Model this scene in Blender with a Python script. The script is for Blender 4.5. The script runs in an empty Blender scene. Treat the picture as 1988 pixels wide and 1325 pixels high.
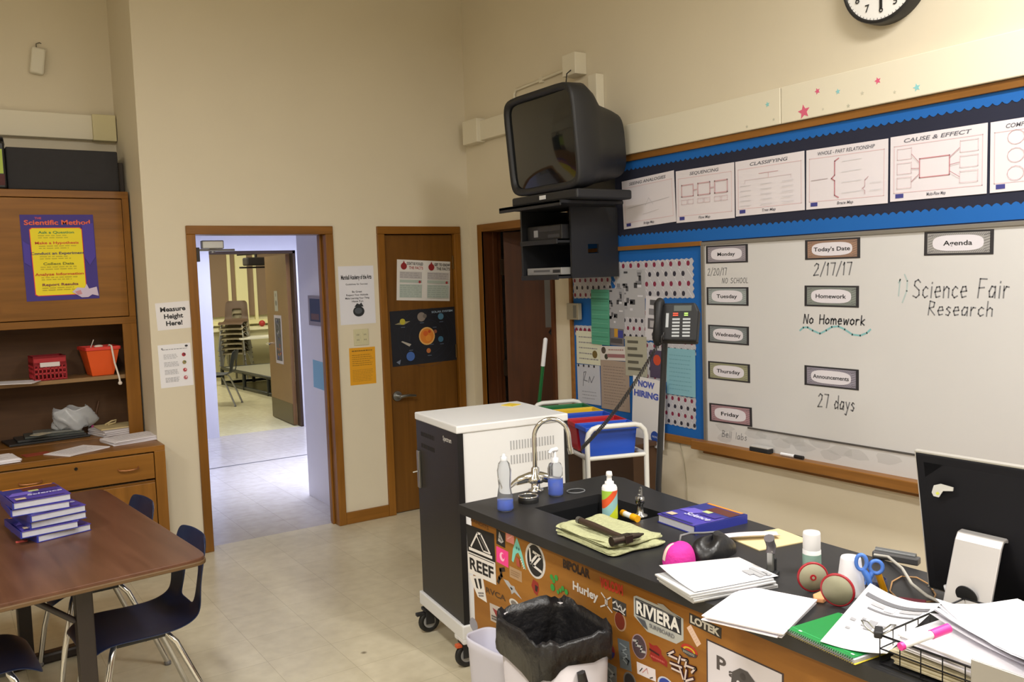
import bpy, bmesh, math, random
from mathutils import Matrix, Vector, Euler
scene = bpy.context.scene
col = scene.collection
random.seed(7)
R = math.radians
# ---------------------------------------------------------------- camera
Rm = [[0.82971, -0.5572, -0.033293], [0.069769, 0.044345, 0.996577], [0.553817, 0.829193, -0.075669]]
F = 1689.76
cam_data = bpy.data.cameras.new('camera')
cam_data.sensor_fit = 'HORIZONTAL'; cam_data.sensor_width = 36.0
cam_data.lens = F / 1988.0 * 36.0
cam_data.clip_start = 0.05; cam_data.clip_end = 100
cam = bpy.data.objects.new('camera', cam_data); col.objects.link(cam)
rt, up, fw = (Vector(v) for v in Rm)
M = Matrix((rt, up, -fw)).transposed().to_4x4()
M.translation = Vector((0, 0, 1.72))
cam.matrix_world = M
scene.camera = cam
# ---------------------------------------------------------------- world and exposure
w = bpy.data.worlds.new('world'); scene.world = w; w.use_nodes = True
w.node_tree.nodes['Background'].inputs[0].default_value = (0.55, 0.68, 1.0, 1)
w.node_tree.nodes['Background'].inputs[1].default_value = 0.3
scene.view_settings.view_transform = 'Standard'
scene.view_settings.look = 'None'
scene.view_settings.exposure = 0.2
scene.view_settings.gamma = 1.0
scene.view_settings.use_curve_mapping = False
scene.cycles.max_bounces = 8
scene.cycles.sample_clamp_indirect = 4.0
# lamps: (x, y, z, length along y, power, colour)
ROOM_LAMPS = [(2.4, 0.75, 3.5, 1.25, 66, 'over the front of the bench'), (2.4, -1.2, 3.5, 1.25, 40, 'over the rear of the bench'), (0.1, 1.9, 3.6, 1.25, 56, 'in the middle row, nearest the doors'), (0.1, -0.9, 3.6, 1.25, 40, 'in the middle row, farthest from the doors'), (-2.0, 1.9, 3.6, 1.25, 52, 'in the left row, nearest the cabinets'), (-2.0, -0.9, 3.6, 1.25, 34, 'in the left row, farthest from the cabinets')]
ROOM_COLOR = (1.0, 0.975, 0.94)
HALL_COLOR = (0.78, 0.84, 1.0)
FAR_COLOR = (1.0, 0.95, 0.76)

# ---------------------------------------------------------------- materials
def lin(c):
    if isinstance(c, str):
        c = [int(c[i:i + 2], 16) / 255 for i in (0, 2, 4)]
        c = [x / 12.92 if x <= 0.04045 else ((x + 0.055) / 1.055) ** 2.4 for x in c]
    return (c[0], c[1], c[2], 1)
MATS = {}
def mat(name, c='808080', rough=0.6, metal=0.0, spec=0.5, noise=0.0, scale=20, bump=0.0, trans=0.0, emit=0.0, alpha=1.0, coat=0.0):
    if name in MATS: return MATS[name]
    m = bpy.data.materials.new(name); m.use_nodes = True
    nt = m.node_tree; b = nt.nodes['Principled BSDF']
    b.inputs['Base Color'].default_value = lin(c)
    b.inputs['Roughness'].default_value = rough
    b.inputs['Metallic'].default_value = metal
    b.inputs['Specular IOR Level'].default_value = spec
    b.inputs['Transmission Weight'].default_value = trans
    b.inputs['Coat Weight'].default_value = coat
    if trans: b.inputs['IOR'].default_value = 1.12
    if emit:
        b.inputs['Emission Color'].default_value = lin(c); b.inputs['Emission Strength'].default_value = emit
    if alpha < 1: b.inputs['Alpha'].default_value = alpha
    if noise or bump:
        tc = nt.nodes.new('ShaderNodeTexCoord'); n = nt.nodes.new('ShaderNodeTexNoise')
        n.inputs['Scale'].default_value = scale; n.inputs['Detail'].default_value = 5
        nt.links.new(tc.outputs['Object'], n.inputs['Vector'])
        if noise:
            mx = nt.nodes.new('ShaderNodeMix'); mx.data_type = 'RGBA'
            L = lin(c)
            mx.inputs[6].default_value = (L[0] * (1 - noise), L[1] * (1 - noise), L[2] * (1 - noise), 1)
            mx.inputs[7].default_value = (min(1, L[0] * (1 + noise)), min(1, L[1] * (1 + noise)), min(1, L[2] * (1 + noise)), 1)
            nt.links.new(n.outputs['Fac'], mx.inputs[0]); nt.links.new(mx.outputs[2], b.inputs['Base Color'])
        if bump:
            bp = nt.nodes.new('ShaderNodeBump'); bp.inputs['Strength'].default_value = bump; bp.inputs['Distance'].default_value = 0.01
            nt.links.new(n.outputs['Fac'], bp.inputs['Height']); nt.links.new(bp.outputs['Normal'], b.inputs['Normal'])
    MATS[name] = m
    return m
def wood(name, c1, c2, rough=0.45, axis=2, scale=1.0, coat=0.0):
    m = bpy.data.materials.new(name); m.use_nodes = True
    nt = m.node_tree; b = nt.nodes['Principled BSDF']
    tc = nt.nodes.new('ShaderNodeTexCoord'); mp = nt.nodes.new('ShaderNodeMapping')
    s = [26.0 * scale] * 3; s[axis] = 1.6 * scale
    mp.inputs['Scale'].default_value = s
    n = nt.nodes.new('ShaderNodeTexNoise'); n.inputs['Scale'].default_value = 1.0; n.inputs['Detail'].default_value = 6; n.inputs['Distortion'].default_value = 0.6
    n2 = nt.nodes.new('ShaderNodeTexNoise'); n2.inputs['Scale'].default_value = 1.3
    cr = nt.nodes.new('ShaderNodeValToRGB')
    cr.color_ramp.elements[0].position = 0.3; cr.color_ramp.elements[0].color = lin(c1)
    cr.color_ramp.elements[1].position = 0.7; cr.color_ramp.elements[1].color = lin(c2)
    ad = nt.nodes.new('ShaderNodeMath'); ad.operation = 'ADD'
    ml = nt.nodes.new('ShaderNodeMath'); ml.operation = 'MULTIPLY'; ml.inputs[1].default_value = 0.5
    mh = nt.nodes.new('ShaderNodeMath'); mh.operation = 'MULTIPLY'; mh.inputs[1].default_value = 0.5
    nt.links.new(tc.outputs['Object'], mp.inputs['Vector']); nt.links.new(mp.outputs[0], n.inputs['Vector'])
    nt.links.new(tc.outputs['Object'], n2.inputs['Vector'])
    nt.links.new(n.outputs['Fac'], ml.inputs[0]); nt.links.new(n2.outputs['Fac'], mh.inputs[0])
    nt.links.new(ml.outputs[0], ad.inputs[0]); nt.links.new(mh.outputs[0], ad.inputs[1])
    nt.links.new(ad.outputs[0], cr.inputs['Fac']); nt.links.new(cr.outputs['Color'], b.inputs['Base Color'])
    b.inputs['Roughness'].default_value = rough; b.inputs['Coat Weight'].default_value = coat; b.inputs['Specular IOR Level'].default_value = 0.3
    MATS[name] = m
    return m
def floor_mat(name, c1, c2, grout, rough, tile=0.305, ox=0.0, oy=0.0):
    m = bpy.data.materials.new(name); m.use_nodes = True
    nt = m.node_tree; b = nt.nodes['Principled BSDF']
    tc = nt.nodes.new('ShaderNodeTexCoord'); mp = nt.nodes.new('ShaderNodeMapping'); mp.inputs['Location'].default_value = (ox, oy, 0)
    br = nt.nodes.new('ShaderNodeTexBrick'); br.offset = 0.0; br.squash = 1.0
    br.inputs['Scale'].default_value = 1.0; br.inputs['Brick Width'].default_value = tile; br.inputs['Row Height'].default_value = tile
    br.inputs['Mortar Size'].default_value = 0.0012; br.inputs['Mortar Smooth'].default_value = 0.3
    br.inputs['Color1'].default_value = lin(c1); br.inputs['Color2'].default_value = lin(c2); br.inputs['Mortar'].default_value = lin(grout)
    n = nt.nodes.new('ShaderNodeTexNoise'); n.inputs['Scale'].default_value = 14; n.inputs['Detail'].default_value = 8
    cr = nt.nodes.new('ShaderNodeValToRGB'); cr.color_ramp.elements[0].position = 0.3; cr.color_ramp.elements[0].color = (0.88, 0.87, 0.85, 1)
    cr.color_ramp.elements[1].position = 0.65; cr.color_ramp.elements[1].color = (1, 1, 1, 1)
    v = nt.nodes.new('ShaderNodeTexVoronoi'); v.inputs['Scale'].default_value = 1.7
    cs = nt.nodes.new('ShaderNodeValToRGB'); cs.color_ramp.elements[0].position = 0.018; cs.color_ramp.elements[0].color = (0.25, 0.22, 0.18, 1)
    cs.color_ramp.elements[1].position = 0.035; cs.color_ramp.elements[1].color = (1, 1, 1, 1)
    m1 = nt.nodes.new('ShaderNodeMix'); m1.data_type = 'RGBA'; m1.blend_type = 'MULTIPLY'; m1.inputs[0].default_value = 1
    m2 = nt.nodes.new('ShaderNodeMix'); m2.data_type = 'RGBA'; m2.blend_type = 'MULTIPLY'; m2.inputs[0].default_value = 1
    nt.links.new(tc.outputs['Object'], mp.inputs[0]); nt.links.new(mp.outputs[0], br.inputs['Vector'])
    nt.links.new(tc.outputs['Object'], n.inputs['Vector']); nt.links.new(tc.outputs['Object'], v.inputs['Vector'])
    nt.links.new(n.outputs['Fac'], cr.inputs['Fac']); nt.links.new(v.outputs['Distance'], cs.inputs['Fac'])
    nt.links.new(br.outputs['Color'], m1.inputs[6]); nt.links.new(cr.outputs['Color'], m1.inputs[7])
    nt.links.new(m1.outputs[2], m2.inputs[6]); nt.links.new(cs.outputs['Color'], m2.inputs[7])
    nt.links.new(m2.outputs[2], b.inputs['Base Color'])
    b.inputs['Roughness'].default_value = rough
    MATS[name] = m
    return m
WALL = mat('cream wall paint', 'd8ceb8', 0.55, noise=0.03, scale=3)
CEIL = mat('ceiling paint', 'e6e2d6', 0.8)
CHAN = mat('cream metal channel', 'dfd8c4', 0.45)
OAK = wood('varnished oak', '6c4514', '966426', 0.35)
OAKH = wood('varnished oak across', '6c4514', '966426', 0.35, axis=0)
OAKY = wood('varnished oak along wall', '6f481c', '966630', 0.4, axis=1)
DOORW = wood('dark oak door', '5c3a12', '78501f', 0.4)
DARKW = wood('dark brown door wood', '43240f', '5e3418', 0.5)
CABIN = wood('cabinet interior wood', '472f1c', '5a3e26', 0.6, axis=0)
LAMW = wood('walnut laminate', '46291c', '6c4a38', 0.32, axis=1, scale=0.7)
BLACKTOP = mat('black epoxy resin', '242426', 0.42, noise=0.25, scale=9, bump=0.02)
WHITEP = mat('white paper', 'e9e7ea', 0.7)
BLACKM = mat('black powder coated steel', '1b1c20', 0.5)
CHROME = mat('polished chrome', 'd8d8d8', 0.12, metal=1)
STEEL = mat('brushed steel', 'a9a9a6', 0.35, metal=1)
NAVY = mat('navy blue plastic', '1b2747', 0.4)
def C_(c, rough=0.6):
    return mat('colour ' + c + ('' if rough == 0.6 else ' %g' % rough), c, rough)

# ---------------------------------------------------------------- mesh builder
class G:
    def __init__(self):
        self.v = []; self.f = []; self.fm = []; self.sm = []; self.mats = []; self.X = Matrix.Identity(4)
    def mi(self, m):
        if m not in self.mats: self.mats.append(m)
        return self.mats.index(m)
    def add(self, vs, fs, m, smooth=False):
        o = len(self.v); self.v += [self.X @ Vector(p) for p in vs]; k = self.mi(m)
        for f in fs: self.f.append([o + i for i in f]); self.fm.append(k); self.sm.append(smooth)
        return self
    def box(self, a, b, m):
        x0, x1 = sorted((a[0], b[0])); y0, y1 = sorted((a[1], b[1])); z0, z1 = sorted((a[2], b[2]))
        vs = [(x0, y0, z0), (x1, y0, z0), (x1, y1, z0), (x0, y1, z0), (x0, y0, z1), (x1, y0, z1), (x1, y1, z1), (x0, y1, z1)]
        return self.add(vs, [(0, 3, 2, 1), (4, 5, 6, 7), (0, 1, 5, 4), (1, 2, 6, 5), (2, 3, 7, 6), (3, 0, 4, 7)], m)
    def tube(self, path, r, m, n=12, cap=True, closed=False):
        P = [Vector(p) for p in path]; N = len(P)
        rs = r if isinstance(r, (list, tuple)) else [r] * N
        T = []
        for i in range(N):
            if closed: t = P[(i + 1) % N] - P[i - 1]
            else: t = P[min(i + 1, N - 1)] - P[max(i - 1, 0)]
            T.append(t.normalized())
        u = T[0].orthogonal().normalized(); vs = []
        for i in range(N):
            u = (u - T[i] * u.dot(T[i])).normalized(); w_ = T[i].cross(u)
            for k in range(n):
                a = 2 * math.pi * k / n; vs.append(P[i] + (u * math.cos(a) + w_ * math.sin(a)) * rs[i])
        fs = []
        for i in range(N if closed else N - 1):
            j = (i + 1) % N
            for k in range(n): l = (k + 1) % n; fs.append((i * n + k, i * n + l, j * n + l, j * n + k))
        self.add(vs, fs, m, True)
        if cap and not closed:
            self.add(vs[:n], [tuple(reversed(range(n)))], m); self.add(vs[-n:], [tuple(range(n))], m)
        return self
    def cyl(self, a, b, r, m, n=20, r2=None): return self.tube([a, b], [r, r if r2 is None else r2], m, n)
    def lathe(self, prof, m, n=24, o=(0, 0, 0)):
        vs = []
        for r, z in prof:
            for k in range(n):
                a = 2 * math.pi * k / n; vs.append((o[0] + r * math.cos(a), o[1] + r * math.sin(a), o[2] + z))
        fs = []
        for i in range(len(prof) - 1):
            for k in range(n): l = (k + 1) % n; fs.append((i * n + k, i * n + l, (i + 1) * n + l, (i + 1) * n + k))
        return self.add(vs, fs, m, True)
    def prism(self, pts, z0, z1, m):
        n = len(pts); vs = [(p[0], p[1], z0) for p in pts] + [(p[0], p[1], z1) for p in pts]
        a = sum(pts[i][0] * pts[(i + 1) % n][1] - pts[(i + 1) % n][0] * pts[i][1] for i in range(n))
        fs = [tuple(reversed(range(n))), tuple(range(n, 2 * n))] + [(i, (i + 1) % n, n + (i + 1) % n, n + i) for i in range(n)]
        if a < 0: fs = [tuple(reversed(f)) for f in fs]
        return self.add(vs, fs, m)
    def poly(self, pts, m): return self.add(pts, [tuple(range(len(pts)))], m)
    def grid(self, nx, ny, fn, m, smooth=True, skip=None):
        vs = [fn(i / nx, j / ny) for j in range(ny + 1) for i in range(nx + 1)]
        fs = [(j * (nx + 1) + i, j * (nx + 1) + i + 1, (j + 1) * (nx + 1) + i + 1, (j + 1) * (nx + 1) + i) for j in range(ny) for i in range(nx) if not (skip and skip(i, j))]
        return self.add(vs, fs, m, smooth)
    def ball(self, c, r, m, n=16, sc=(1, 1, 1)):
        pr = [(max(1e-5, math.sin(math.pi * i / 10)), -math.cos(math.pi * i / 10)) for i in range(11)]
        vs = []
        for a, z in pr:
            for k in range(n): t = 2 * math.pi * k / n; vs.append((c[0] + r * sc[0] * a * math.cos(t), c[1] + r * sc[1] * a * math.sin(t), c[2] + r * sc[2] * z))
        fs = [(i * n + k, i * n + (k + 1) % n, (i + 1) * n + (k + 1) % n, (i + 1) * n + k) for i in range(10) for k in range(n)]
        return self.add(vs, fs, m, True)
    def build(self, name, parent=None, bevel=0.0, sub=0, solid=0.0, seg=2):
        me = bpy.data.meshes.new(name); me.from_pydata([tuple(p) for p in self.v], [], self.f)
        for m in self.mats: me.materials.append(m)
        me.polygons.foreach_set('material_index', self.fm); me.polygons.foreach_set('use_smooth', self.sm); me.update()
        o = bpy.data.objects.new(name, me); col.objects.link(o)
        if parent: o.parent = parent
        if solid:
            s = o.modifiers.new('solid', 'SOLIDIFY'); s.thickness = solid; s.offset = 0
        if sub:
            s = o.modifiers.new('sub', 'SUBSURF'); s.levels = sub; s.render_levels = sub
        if bevel:
            s = o.modifiers.new('bevel', 'BEVEL'); s.width = bevel; s.segments = seg; s.limit_method = 'ANGLE'; s.angle_limit = R(40); s.harden_normals = False
        return o
def tag(o, label, cat, group=None):
    o['label'] = label; o['category'] = cat
    if group: o['group'] = group
    return o
def thing(name, label, cat, loc=(0, 0, 0), rz=0.0, group=None):
    o = bpy.data.objects.new(name, None); col.objects.link(o); o.empty_display_size = 0.05
    o.location = loc; o.rotation_euler = (0, 0, R(rz))
    return tag(o, label, cat, group)
def put(o, loc, rz=0.0, rx=0.0, ry=0.0):
    o.location = loc; o.rotation_euler = (R(rx), R(ry), R(rz)); return o
def struct(o): o['kind'] = 'structure'; return o
def copy_tree(o, parent=None):
    c = o.copy(); col.objects.link(c)
    if parent: c.parent = parent
    for ch in list(o.children): copy_tree(ch, c)
    return c

# ---------------------------------------------------------------- lettering
TXT = {}
def text_mesh(s, bold=0.0, shear=0.0):
    k = (s, bold, shear)
    if k not in TXT:
        cu = bpy.data.curves.new('t', 'FONT'); cu.body = s; cu.size = 1.0; cu.offset = bold; cu.shear = shear; cu.resolution_u = 3
        ob = bpy.data.objects.new('t', cu); me = ob.to_mesh()
        vs = [tuple(v.co) for v in me.vertices]; fs = [tuple(p.vertices) for p in me.polygons]
        ob.to_mesh_clear(); bpy.data.objects.remove(ob); bpy.data.curves.remove(cu)
        if vs:
            x0 = min(v[0] for v in vs); x1 = max(v[0] for v in vs); y0 = min(v[1] for v in vs); y1 = max(v[1] for v in vs)
        else: x0 = x1 = y0 = y1 = 0
        TXT[k] = (vs, fs, x0, x1, y0, y1)
    return TXT[k]
WB = {'y': None}
def wall_matrix(wall, a, b, off, ang=0.0):
    # a, b: position on the wall; wall 'A' faces -y (plane y=off), 'B' faces -x (plane x=off), 'T' faces up (plane z=off)
    if wall == 'A': m = Matrix(((1, 0, 0, a), (0, 0, -1, off), (0, 1, 0, b), (0, 0, 0, 1)))
    elif wall == 'B': m = Matrix(((0, 0, -1, off), (-1, 0, 0, a), (0, 1, 0, b), (0, 0, 0, 1)))
    else: m = Matrix(((1, 0, 0, a), (0, 1, 0, b), (0, 0, 1, off), (0, 0, 0, 1)))
    return m @ Matrix.Rotation(R(ang), 4, 'Z')
class Sheet(G):
    # a flat printed thing; local x right, y up, z out of the wall; u,v run 0..1 from its top left corner
    def __init__(self, rect, wall, off, paper='e6e3e8', th=0.0012, shape=None, curl=0.0, rough=0.6):
        super().__init__()
        self.a, self.b, self.w, self.h, self.ang = rect; self.wall = wall; self.off = off; self.th = th; self.L = 0; self.curl = curl
        if paper:
            pm = paper if not isinstance(paper, str) else C_(paper, rough)
            if shape: self.prism([self.uv(*p) for p in shape], 0, th, pm)
            else: self.box((-self.w / 2, -self.h / 2, 0), (self.w / 2, self.h / 2, th), pm)
    def uv(self, u, v): return ((u - 0.5) * self.w, (0.5 - v) * self.h)
    def z(self): self.L += 1; return self.th + 0.0002 + 0.0003 * self.L
    def rect(self, u0, v0, u1, v1, c, z=None):
        z = z or self.z(); a = self.uv(u0, v1); b = self.uv(u1, v0); m = C_(c) if isinstance(c, str) else c
        self.poly([(a[0], a[1], z), (b[0], a[1], z), (b[0], b[1], z), (a[0], b[1], z)], m)
    def pol(self, pts, c):
        z = self.z(); q = [self.uv(*p) for p in pts]; n = len(q)
        a = sum(q[i][0] * q[(i + 1) % n][1] - q[(i + 1) % n][0] * q[i][1] for i in range(n))
        if a < 0: q.reverse()
        self.poly([(x, y, z) for x, y in q], C_(c) if isinstance(c, str) else c)
    def disc(self, u, v, r, c, n=18, sy=1.0):
        z = self.z(); x, y = self.uv(u, v); r *= self.h
        self.poly([(x + r * math.cos(2 * math.pi * k / n), y + sy * r * math.sin(2 * math.pi * k / n), z) for k in range(n)], C_(c) if isinstance(c, str) else c)
    def frame(self, u0, v0, u1, v1, t, c):
        z = self.z(); tu = t * self.h / self.w
        for q in ((u0, v0, u1, v0 + t), (u0, v1 - t, u1, v1), (u0, v0, u0 + tu, v1), (u1 - tu, v0, u1, v1)): self.rect(*q, c, z=z)
    def line(self, pts, t, c):
        z = self.z(); t *= self.h; m = C_(c) if isinstance(c, str) else c
        for (p, q) in zip(pts, pts[1:]):
            a = Vector(self.uv(*p)); b = Vector(self.uv(*q)); d = (b - a)
            if d.length < 1e-6: continue
            n = Vector((-d.y, d.x)).normalized() * t / 2; d = d.normalized() * t / 3
            a -= d; b += d
            self.poly([(*(a - n), z), (*(b - n), z), (*(b + n), z), (*(a + n), z)], m)
    def text(self, s, u, v, h, c, fit=None, bold=0.0, al='c', shear=0.0):
        # h: height of the letters as a part of the sheet's height, fit: width as a part of its width
        vs, fs, x0, x1, y0, y1 = text_mesh(s, bold, shear)
        if not vs: return
        z = self.z(); sy = h * self.h / 0.72; sx = sy
        if fit: sx = fit * self.w / max(1e-4, x1 - x0)
        cx, cy = self.uv(u, v)
        ax = {'c': (x0 + x1) / 2, 'l': x0, 'r': x1}[al]
        self.add([((p[0] - ax) * sx + cx, (p[1] - 0.34) * sy + cy, z) for p in vs], fs, C_(c) if isinstance(c, str) else c)
    def rows(self, u0, v0, u1, v1, n, t, c, rag=0.15, seed=1):
        rd = random.Random(seed); z = self.z()
        for i in range(n):
            v = v0 + (v1 - v0) * (i + 0.5) / n; e = u1 - (u1 - u0) * rag * rd.random()
            u = u0
            while u < e - 0.01:
                wd = (0.03 + 0.07 * rd.random()); self.rect(u, v - t / 2, min(e, u + wd), v + t / 2, c, z=z); u += wd + 0.018
    def done(self, name, label=None, cat=None, group=None, parent=None):
        o = self.build(name)
        M_ = wall_matrix(self.wall, self.a, self.b, self.off, self.ang)
        if parent:
            o.parent = parent; o.matrix_parent_inverse = parent_inv(parent)
        o.matrix_basis = M_
        if cat: tag(o, label, cat, group)
        elif label: o['label'] = label
        return o
def parent_inv(p):
    m = Matrix.LocRotScale(p.location, p.rotation_euler, p.scale); return m.inverted()
# single stroke hand lettering
GL = {'0': (.55, ['0.3,1 .08,.8 0,.45 .12,.08 .3,0 .48,.12 .55,.5 .48,.85 .3,1']), '1': (.15, ['0,.8 .1,1 .1,0']), '2': (.5, ['0,.8 .2,1 .42,.9 .4,.6 0,0 .5,.04']),
 '7': (.45, ['0,1 .45,1 .3,0']), '/': (.4, ['0,-.1 .4,1.1']), ')': (.3, ['0,1.3 .25,.9 .28,.3 .05,-.4']), 'N': (.5, ['0,0 .05,1 .45,0 .5,1']), 'O': (.55, ['0.3,1 .08,.8 0,.45 .12,.08 .3,0 .48,.12 .55,.5 .48,.85 .3,1']),
 'o': (.4, ['.2,.6 .02,.45 0,.15 .18,0 .38,.15 .38,.45 .2,.6']), 'H': (.5, ['0,1 .03,0', '.48,1 .5,0', '0,.5 .5,.53']), 'm': (.6, ['0,.6 .02,0', '.02,.4 .15,.6 .28,.5 .3,0', '.3,.4 .43,.6 .56,.5 .6,0']),
 'e': (.4, ['0,.32 .38,.36 .3,.6 .1,.58 0,.3 .12,.02 .38,.08']), 'w': (.55, ['0,.6 .12,0 .28,.5 .42,0 .55,.6']), 'r': (.32, ['0,.6 .02,0', '.02,.38 .15,.58 .32,.55']), 'k': (.38, ['0,1 .02,0', '.36,.6 .03,.28 .38,0']),
 'S': (.5, ['.48,.85 .3,1 .08,.9 .05,.68 .42,.42 .46,.15 .25,0 0,.1']), 'c': (.38, ['.36,.5 .2,.6 .02,.42 .02,.15 .18,0 .38,.1']), 'i': (.08, ['.04,.6 .04,0', '.04,.78 .05,.84']), 'n': (.4, ['0,.6 .02,0', '.02,.4 .2,.6 .36,.5 .38,0']),
 'F': (.5, ['.05,1 0,0', '.05,1 .5,.98', '.03,.52 .38,.54']), 'a': (.42, ['.36,.55 .15,.6 0,.35 .05,.05 .25,.05 .36,.3', '.38,.6 .4,0']), 'R': (.5, ['0,0 .04,1 .4,.9 .36,.58 .04,.5 .5,0']), 's': (.34, ['.32,.52 .15,.6 .03,.45 .3,.22 .2,0 0,.06']),
 'h': (.4, ['0,1 .02,0', '.02,.4 .2,.58 .36,.48 .38,0']), 'd': (.42, ['.36,.45 .15,.58 0,.3 .1,.02 .36,.15', '.38,1 .4,0']), 'y': (.4, ['0,.6 .2,.15', '.4,.6 .1,-.35 -.05,-.3']), 'p': (.4, ['0,.6 .02,-.4', '.02,.45 .25,.6 .4,.35 .25,.02 .02,.1']),
 'C': (.48, ['.46,.85 .25,1 .03,.7 .02,.3 .2,0 .48,.1']), 'L': (.38, ['.03,1 0,.02 .38,.02']), 'l': (.06, ['.03,1 .04,0']), 'b': (.4, ['0,1 .02,0', '.02,.4 .25,.6 .4,.3 .25,0 .02,.08']), 'g': (.4, ['.36,.45 .15,.58 0,.3 .1,.05 .36,.2', '.38,.6 .34,-.3 .05,-.3']), 'B': (.45, ['0,0 .03,1 .35,.9 .3,.58 .03,.52 .42,.4 .4,.08 0,0']), ' ': (.35, [])}
def stroke_text(sh, s, u, v, h, t, c, width=None, slant=0.0):
    # u, v: start of the baseline; h: capital height, width: total width (parts of the sheet)
    tot = sum(GL[ch][0] + 0.22 for ch in s); asp = sh.h / sh.w
    kx = (width / tot) if width else h * asp
    x = 0
    for ch in s:
        wd, ss = GL[ch]
        for st in ss:
            pts = [tuple(float(q) for q in p.split(',')) for p in st.split()]
            sh.line([(u + (x + px + slant * py) * kx, v - py * h) for px, py in pts], t, c)
        x += wd + 0.22
# ---------------------------------------------------------------- the room
YA, XB, ZC = 5.70, 3.449, 3.95
DL, DR, DT = 1.372, 2.345, 2.096           # doorway to the hall, outside of its frame
EL, ER = 2.678, 3.360                      # brown closet door
g = G().box((-3.6, -3.6, -0.05), (XB + 0.15, YA + 0.1, 0), floor_mat('vinyl tile', 'd6cdb4', 'cfc6ac', 'aea486', 0.34, ox=0.05, oy=0.12)); struct(g.build('floor'))
g = G().box((-3.6, -3.6, ZC), (XB + 0.15, 6.6, ZC + 0.1), CEIL); struct(g.build('ceiling'))
g = G()
g.box((1.127, YA, 0), (DL + .03, YA + .15, ZC), WALL); g.box((DL + .03, YA, DT - .03), (DR - .03, YA + .15, ZC), WALL)
g.box((DR - .03, YA, 0), (EL + .03, YA + .15, ZC), WALL); g.box((EL + .03, YA, DT - .03), (ER - .03, YA + .15, ZC), WALL)
g.box((ER - .03, YA, 0), (XB + .15, YA + .15, ZC), WALL); g.box((EL, YA + .15, 0), (ER, YA + .2, DT), WALL)
struct(g.build('wall_back'))
g = G(); g.box((1.127, YA + .15, 0), (1.277, 6.56, ZC), WALL); g.box((-3.6, 6.41, 0), (1.127, 6.56, ZC), WALL); struct(g.build('wall_alcove'))
g = G(); D3a, D3b, D3t = 4.63, 5.55, 2.10
g.box((XB, -3.6, 0), (XB + .15, D3a, ZC), WALL); g.box((XB, D3b, 0), (XB + .15, YA, ZC), WALL); g.box((XB, D3a, D3t), (XB + .15, D3b, ZC), WALL)
struct(g.build('wall_right'))
g = G().box((-3.75, -3.6, 0), (-3.6, 6.56, ZC), WALL); struct(g.build('wall_left'))
g = G().box((-3.75, -3.75, 0), (XB + .15, -3.6, ZC), WALL); struct(g.build('wall_front'))
# closet behind the right wall door
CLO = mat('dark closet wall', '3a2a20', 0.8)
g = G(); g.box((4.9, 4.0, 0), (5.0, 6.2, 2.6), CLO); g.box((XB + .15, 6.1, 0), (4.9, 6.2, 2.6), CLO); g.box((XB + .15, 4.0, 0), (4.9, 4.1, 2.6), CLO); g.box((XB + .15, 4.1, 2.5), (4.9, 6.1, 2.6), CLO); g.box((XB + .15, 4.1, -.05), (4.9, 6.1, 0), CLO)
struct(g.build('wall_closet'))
# baseboards
g = G().box((DR, YA - .018, 0), (EL, YA, .085), OAKH); struct(g.build('baseboard_back', bevel=.004))
g = G().box((ER, YA - .018, 0), (XB, YA, .085), OAKH); struct(g.build('baseboard_back', bevel=.004))
g = G().box((1.127, YA - .018, 0), (DL, YA, .085), OAKH); struct(g.build('baseboard_back', bevel=.004))
g = G().box((XB - .018, -3.6, 0), (XB, D3a - .06, .085), OAKY); struct(g.build('baseboard_right', bevel=.004))
# open doorway
def casing(name, x0, x1, zt, y, deep):
    g = G(); t = .055
    g.box((x0, y - .02, 0), (x0 + t, y + deep, zt - t), OAK); g.box((x1 - t, y - .02, 0), (x1, y + deep, zt - t), OAK); g.box((x0, y - .02, zt - t), (x1, y + deep, zt), OAKH)
    g.box((x0 + t, y + .06, 0), (x0 + t + .015, y + .1, zt - t), OAK); g.box((x1 - t - .015, y + .06, 0), (x1 - t, y + .1, zt - t), OAK)
    return g
root = bpy.data.objects.new('door_1', None); col.objects.link(root); struct(root)
casing('f', DL, DR, DT, YA, .15).build('door_frame', root, bevel=.004)
g = G(); g.box((1.50, 5.82, 1.955), (1.64, 5.87, 2.01), STEEL); g.cyl((1.57, 5.845, 1.955), (1.57, 5.845, 1.93), .018, STEEL); g.tube([(1.57, 5.845, 1.945), (1.70, 5.80, 1.945)], .008, STEEL); g.tube([(1.70, 5.80, 1.945), (1.44, 5.76, 1.945)], .007, STEEL)
g.build('door_closer', root, bevel=.006)
g = G().box((1.427, 5.71, 1.87), (1.455, 5.76, 1.96), mat('dark bronze', '3b3633', .5, .3)); g.build('closer_bracket', root, bevel=.003)
# closet door in the back wall
root = bpy.data.objects.new('door_2', None); col.objects.link(root); struct(root)
casing('f', EL, ER, DT, YA, .13).build('door_frame', root, bevel=.004)
g = G().box((EL + .06, YA + .012, .006), (ER - .06, YA + .055, DT - .06), DOORW); sl = g.build('door_panel', root, bevel=.003)
hx, hy, hz = 2.79, YA + .01, .868
g = G(); g.cyl((hx, hy, hz), (hx, hy - .012, hz), .036, STEEL, 24); g.cyl((hx, hy - .012, hz), (hx, hy - .06, hz), .011, STEEL)
g.tube([(hx, hy - .06, hz), (hx + .03, hy - .064, hz + .004), (hx + .07, hy - .062, hz + .004), (hx + .125, hy - .055, hz - .004)], [.013, .012, .010, .009], STEEL); g.build('door_handle', root)
for z in (.3, 1.16, 1.83):
    g = G(); g.cyl((ER - .058, YA + .008, z - .05), (ER - .058, YA + .008, z + .05), .008, mat('brass hinge', '5a4426', .4, .8)); g.build('hinge', root)
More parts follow.
